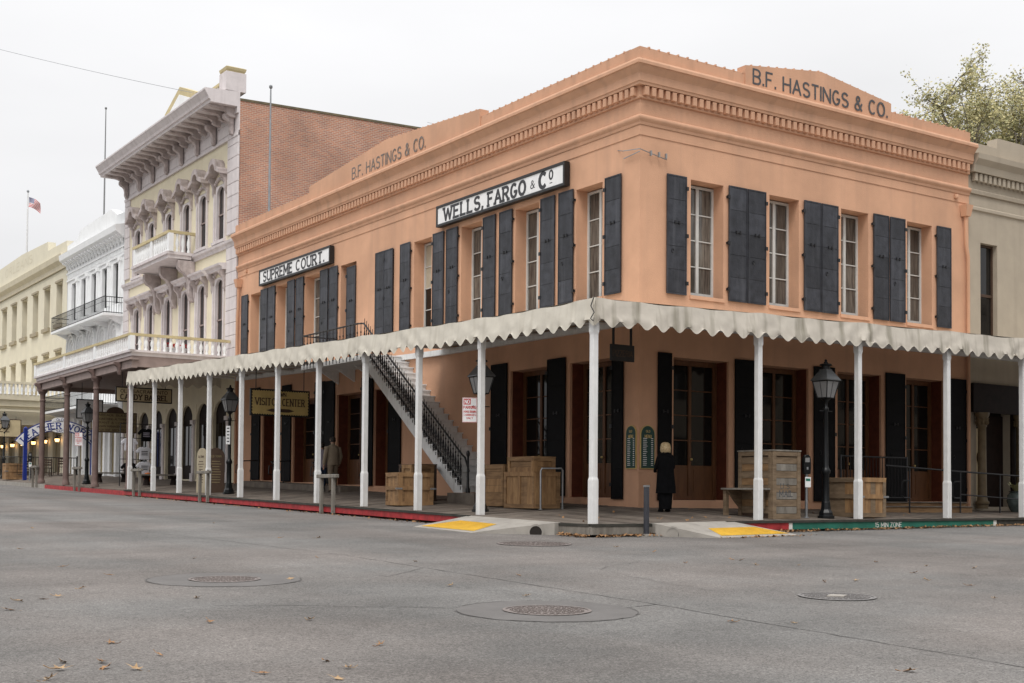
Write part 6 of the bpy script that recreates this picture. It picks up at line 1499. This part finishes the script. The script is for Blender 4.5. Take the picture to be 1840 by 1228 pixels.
def head_bits(t, J, hair, style):
    c = Vector(J['head'][0]); k_ = J['head'][1]/.085
    q = MB(); rn = random.Random(3); prof = []
    n = 14
    if style == 'bob':
        for i, (r_, z) in enumerate(((.02, .125), (.07, .115), (.105, .08), (.122, .03), (.128, -.03), (.122, -.085), (.105, -.13), (.07, -.145))): prof.append((r_*k_, z*k_))
    else:
        for r_, z in ((.02, .105), (.06, .098), (.088, .07), (.098, .03), (.097, -.02), (.085, -.06)): prof.append((r_*k_, z*k_))
    q.lathe(prof, c + Vector((0, -.018*k_, 0)), n, .95, 1.05)
    q.v = [p + Vector((rn.uniform(-1, 1), rn.uniform(-1, 1), rn.uniform(-1, 1)))*.009*k_ for p in q.v]
    o = q.build('hair', hair, t, True, world=False)
    if style == 'bob':      # loose locks
        q = MB()
        for i in range(70):
            a = rn.uniform(math.pi*.95, math.pi*2.05); z0 = rn.uniform(.0, .10)*k_; d = Vector((math.cos(a), math.sin(a), 0)); r_ = .122*k_
            b = c + d*r_*.85 + Vector((0, -.02, z0)); q.tube([b, b+d*.02+Vector((0, 0, -.06)), b + d*.022 + Vector((rn.uniform(-.02, .02), 0, -.10-rn.uniform(0, .06)))], [.010, .009, .003], 4)
        q.build('locks', hair, o, True, world=False)
    q = MB()
    for s_ in (-1, 1): q.lathe([(0, -.028*k_), (.014*k_, -.015*k_), (.017*k_, .005*k_), (.01*k_, .025*k_), (0, .03*k_)], c + Vector((s_*.083*k_, 0, -.005*k_)), 6, .6, 1)
    q.lathe([(0, -.02*k_), (.014*k_, -.012*k_), (.008*k_, .02*k_), (0, .03*k_)], c + Vector((0, .088*k_, -.012*k_)), 6)
    q.build('ears_and_nose', 'skin', t, True, world=False)
    for s_ in (-1, 1):
        q = MB(); q.lathe([(0, -.008), (.010, 0), (0, .008)], c + Vector((s_*.032*k_, .078*k_, .012*k_)), 6); q.build('eye', 'iron_dark', t, world=False)
    q = MB(); q.box(-.022*k_, .022*k_, .076*k_, .083*k_, -.05*k_, -.043*k_, Matrix.Translation(c)); q.build('mouth', 'red_wood', t, world=False)
def coat(t, rings, m_, name='coat'):
    q = MB(); n = 20; vs = []; rn = random.Random(2)
    for (z, rx, ry, cy) in rings:
        for i in range(n):
            a = 2*math.pi*i/n; f_ = 1 + .035*math.sin(a*5 + z*6)*(1.3 - z/1.5)
            vs.append((rx*f_*math.cos(a), cy + ry*f_*math.sin(a), z))
    m__ = len(rings); q.add(vs, [(j*n+i, j*n+(i+1) % n, (j+1)*n+(i+1) % n, (j+1)*n+i) for j in range(m__-1) for i in range(n)]); return q.build(name, m_, t, True, world=False)
# woman in black, back to us, reading the menu
H = 1.56
t = thing('person', 'person with blond bob in a long black coat reading the menu board', 'person', (-.10, -1.08, bw(-.1, -1.08)), R(-10))
J = joints(H, .98, ((-.27, .04, 1.12), (-.20, .22, 1.02), (-.12, .27, 1.04)), ((.27, .05, 1.12), (.20, .24, 1.05), (.12, .29, 1.08)), .03, .03)
link('body', body_mesh('body', J, EDG, ['cloth_black', 'skin'], lambda c: 1 if c.z > 1.345 or (c.y > .20 and .85 < c.z < 1.02) else 0), t)
coat(t, [(1.30, .09, .085, .02), (1.27, .15, .11, .015), (1.20, .205, .135, .01), (1.05, .205, .15, .01), (.90, .20, .155, 0), (.75, .215, .165, 0), (.55, .235, .175, 0), (.42, .24, .18, 0)], 'cloth_black')
coat(t, [(.44, .17, .13, 0), (.25, .16, .12, 0), (.06, .155, .125, .01)], 'cloth_black', 'trousers')
q = MB(); [q.lathe([(.05, 0), (.06, .02), (.05, .06), (.0, .07)], (s_*.09, .06, 0), 10, .8, 1.8) for s_ in (-1, 1)]; q.build('shoes', 'cloth_black', t, True, world=False)
q = MB(); q.lathe([(.085, 1.29), (.095, 1.33), (.085, 1.37)], (0, .025, 0), 12); q.build('collar', 'cloth_black', t, True, world=False)
fingers(t, J, 'skin'); head_bits(t, J, 'hair_blond', 'bob')
# man in tan jacket and a second figure half hidden by him
def man(label, x, y, rz, H, top, legs, hair, wide):
    zf = bw(x, y)+.0 if x < -.86 else bw(0, y)+.135
    t = thing('person', label, 'person', (x, y, zf), rz)
    J = joints(H, wide, None, None, .02, .07); k_ = H/1.75
    def pick(c):
        if c.z > 1.53*k_: return 2
        if c.z < .86*k_ and abs(c.x) > .2*k_*wide: return 2
        if c.z < .085*k_: return 3
        if c.z < .93*k_ and abs(c.x) < .2*k_: return 1
        return 0
    link('body', body_mesh('body', J, EDG, [top, legs, 'skin', 'sign_brown'], pick), t)
    coat(t, [(.86*k_, .175*wide*k_, .135*k_, 0), (.90*k_, .18*wide*k_, .14*k_, 0), (1.05*k_, .172*wide*k_, .135*k_, 0), (1.22*k_, .195*wide*k_, .14*k_, .005), (1.38*k_, .205*wide*k_, .125*k_, .01), (1.45*k_, .14*wide*k_, .10*k_, .015), (1.50*k_, .075*k_, .075*k_, .02)], top, 'jacket')
    for s_ in (-1, 1):
        q = MB(); e = 'L' if s_ < 0 else 'R'; q.tube([Vector(J['sh'+e][0]), Vector(J['el'+e][0]), Vector(J['wr'+e][0])], [.085*k_, .068*k_, .055*k_], 10); q.build('sleeve', top, t, True, world=False)
        q = MB(); q.tube([Vector(J['hip'+e][0]), Vector(J['kn'+e][0]), Vector(J['an'+e][0]) - Vector((0, 0, .03))], [.105*k_, .085*k_, .07*k_], 10); q.build('trouser_leg', legs, t, True, world=False)
    fingers(t, J, 'skin'); head_bits(t, J, hair, 'short')
man('person in tan jacket and khaki trousers seen from behind at the doors', -.95, 14.25, R(8), 1.80, 'cloth_tan', 'cloth_khaki', 'hair_dark', 1.12)
man('person in pale shirt and jeans standing left of the tan jacket', -.95, 15.05, R(15), 1.60, 'cloth_lilac', 'cloth_denim', 'hair_dark', .95)

# ============================================================ trees behind the right roof
def tree(label, base, cc, rad, seed, nclump, nleaf, trunk_r):
    """trunk, forking limbs and twigs reaching leaf clumps spread through an uneven crown"""
    rn = random.Random(seed); b = Vector(base); cc = Vector(cc)
    t = thing('sycamore_tree', label, 'tree', b)
    q = MB(); fork = Vector((b.x*.6 + cc.x*.4, b.y*.6 + cc.y*.4, cc.z - rad[2]*1.15))
    q.tube([b, b.lerp(fork, .5) + Vector((.15, -.1, 0)), fork], [trunk_r, trunk_r*.75, trunk_r*.55], 9)
    mains = []
    for i in range(7):
        a = i*.9 + rn.uniform(-.2, .2); e = cc + Vector((rad[0]*.55*math.cos(a), rad[1]*.55*math.sin(a), rad[2]*rn.uniform(-.3, .45)))
        m1 = fork.lerp(e, .5) + Vector((rn.uniform(-.5, .5), rn.uniform(-.5, .5), rn.uniform(-.2, .5)))
        q.tube([fork, m1, e], [trunk_r*.42, trunk_r*.26, trunk_r*.14], 6); mains += [m1, e, m1.lerp(e, .5)]
    clumps = []
    for i in range(nclump):
        while True:
            v = Vector((rn.uniform(-1, 1), rn.uniform(-1, 1), rn.uniform(-1, 1)))
            if .25 < v.length < 1 + .14*mnoise.noise(v*3): break
        c = cc + Vector((v.x*rad[0], v.y*rad[1], v.z*rad[2])); m_ = min(mains, key=lambda p: (p-c).length)
        k_ = m_.lerp(c, .5) + Vector((rn.uniform(-.3, .3), rn.uniform(-.3, .3), rn.uniform(-.1, .35)))
        q.tube([m_, k_, c], [.045, .028, .012], 4)
        tw = []
        for j in range(5):
            d = Vector((rn.gauss(0, .5), rn.gauss(0, .5), rn.gauss(.15, .4))); o_ = k_.lerp(c, rn.uniform(.3, 1)); q.tube([o_, o_ + d*.5, o_ + d + Vector((0, 0, .05))], [.014, .010, .006], 3); tw += [o_ + d*.5, o_ + d, o_ + d*.8]
        clumps.append(tw + [c])
    q.build('trunk', 'bark', t, smooth=True)
    for m_ in ('leaf_olive', 'leaf_yellow'):
        q = MB()
        for k_ in range(nleaf//2):
            cl = clumps[int(rn.random()**1.25*len(clumps)) % len(clumps)]
            c = rn.choice(cl) + Vector((rn.gauss(0, .17), rn.gauss(0, .17), rn.gauss(0, .15))); s_ = rn.uniform(.05, .095)
            u = Vector((rn.uniform(-1, 1), rn.uniform(-1, 1), rn.uniform(-.6, .6))).normalized(); v = u.orthogonal().normalized(); v = (v + u.cross(v)*rn.uniform(-1, 1)).normalized()
            q.quad(c-u*s_, c+v*s_*.7+u*s_*.1, c+u*s_, c-v*s_*.7+u*s_*.1)
        q.build('crown', m_, t)
tree('bare-limbed autumn tree with thin olive leaves above the tan roof', (36.0, 16.0, 1.2), (35.8, 16.0, 19.3), (4.7, 4.2, 4.1), 11, 150, 26000, .42)
tree('second thin-leaved autumn tree at the right picture edge', (42.5, 18.5, 1.2), (41.5, 18.0, 20.2), (4.6, 4.4, 4.4), 23, 130, 22000, .45)

# ============================================================ fallen leaves
LV = [(-12.88, 3.29), (-14.47, -2.57), (-12.73, -5.46), (-14.55, -7.59), (-15.28, -9.03), (-14.74, -6.13), (-14.54, -10.52), (-15.13, -12.46), (-14.31, -12.72), (-16.24, -13.29), (-16.8, -14.07), (-16.57, -14.2), (-16.46, -14.6), (-16.62, -14.45), (-16.9, -14.38), (-15.79, -15.17), (-12.83, -9.0), (-11.08, -6.02), (-8.98, -1.67), (-9.64, -1.4), (-15.73, -9.77), (-15.92, -9.91), (-16.17, -10.03), (-16.41, -10.71), (-17.05, -14.73), (-15.21, -14.9), (-15.46, -15.61), (-16.12, -14.07), (-8.79, 4.13), (-10.08, -9.8), (-11.41, -11.91), (-5.38, 0.35), (-5.47, -6.03), (-5.57, -7.13), (-10.15, -7.3), (-14.5, -14.39), (-15.21, -15.26), (-6.76, -9.21), (-11.56, -10.59), (-11.04, -14.63), (-10.6, -14.98), (-7.21, -12.25), (-6.66, -12.27), (-3.94, -10.31), (-3.88, -11.17), (-4.98, -11.85), (-5.77, -12.63), (-5.93, -13.42), (-6.99, -14.5), (-5.59, -8.94), (-5.53, -10.25), (-11.9, -17.3), (-3.51, -11.71), (-5.59, -9.15), (-6.04, -9.89)]
def leaf_mesh(seed):
    rn = random.Random(seed); q = MB(); n = 15; vs = [(0, 0, .012)]
    for i in range(n):
        a = 2*math.pi*i/n; lobe = 1.0 if i % 3 == 0 else .52
        r_ = .055*lobe*rn.uniform(.8, 1.15)*(1.3 if i == 0 else 1)
        vs.append((r_*math.cos(a), r_*math.sin(a), .004 + (.035*rn.random() if lobe == 1 else .012)))
    q.add(vs, [(0, i+1, (i+1) % n+1) for i in range(n)]); q.tube([(0, 0, .012), (-.06, .01, .006), (-.095, .0, .02)], .003, 3)
    return q
lm = [leaf_mesh(s_).mesh('leaf', 'leaf_fallen' if s_ % 2 else 'leaf_pale') for s_ in range(6)]
rn = random.Random(21)
REF = [(-12, -13.1, 'near the central manhole cover'), (-13.5, -8.7, 'near the left manhole cover'), (-16.6, -14.4, 'in the lower left foreground'), (-16.2, -10.2, 'at the left picture edge'), (-8.4, -13.5, 'near the right plated manhole cover'), (-4.4, -11, 'in the open road on the right'), (-5.5, -9, 'mid road below the right ramp'), (-5.5, -6, 'just off the corner bollard'), (-9, 0, 'out from the red kerb'), (-13, 3, 'far out on the left road'), (-11.9, -17.3, 'alone near the bottom right'), (-5.4, .4, 'beside the left yellow pad'), (-10.1, -8.5, 'along the long road seam')]
for i, (x, y) in enumerate(LV):
    o = link('fallen_leaf', lm[i % 6], None, (x, y, rd(x, y)+.001), (rn.uniform(-.25, .25), rn.uniform(-.25, .25), rn.uniform(0, 6.28)), (rn.uniform(.55, 1.25), rn.uniform(.4, 1.0), rn.uniform(.6, 1.3)))
    ref = min(REF, key=lambda r_: (r_[0]-x)**2 + (r_[1]-y)**2)[2]
    tag(o, 'curled brown fallen leaf on the asphalt ' + ref, 'leaf', 'fallen leaves ' + ref)
q = MB()
def litter(n, fx):
    for _ in range(n):
        x, y, z = fx(); a = rn.uniform(0, 6.28); s_ = rn.uniform(.02, .055); u = Vector((math.cos(a), math.sin(a), rn.uniform(-.5, .7)))*s_; v = Vector((-math.sin(a), math.cos(a), rn.uniform(-.5, .7)))*s_*.6
        p = Vector((x, y, z)); q.quad(p-u, p+v, p+u+Vector((0, 0, .01)), p-v)
def g_right():
    x = rn.uniform(.6, 17); y = -3.52 - abs(rn.gauss(0, .12)); return x, y, rd(x, y)+.02+rn.random()*.03
def g_corner():
    if rn.random() < .55: x = rn.uniform(-4.0, -2.3); y = -3.52 - abs(rn.gauss(0, .1))
    else: x = -4.13 - abs(rn.gauss(0, .1)); y = rn.uniform(-3.5, -2.6)
    return x, y, rd(x, y)+.02+rn.random()*.03
def g_left():
    y = rn.uniform(1.2, 26); x = -4.14-abs(rn.gauss(0, .12)); return x, y, rd(x, y)+.015
def g_ramp():
    x = rn.uniform(-1.8, 1.0); y = -4.62-abs(rn.gauss(0, .08)); return x, y, rd(x, y)+.015
def g_walk():
    x = rn.uniform(-3.6, 12); y = rn.uniform(-3.2, -.3); return x, y, bw(x, y)+.012
litter(900, g_right); litter(260, g_corner); litter(160, g_left); litter(60, g_ramp); litter(40, g_walk)
tag(q.build('leaf_litter', 'leaf_fallen'), 'brown leaf litter gathered along the kerbs', 'leaf litter', kind='stuff')
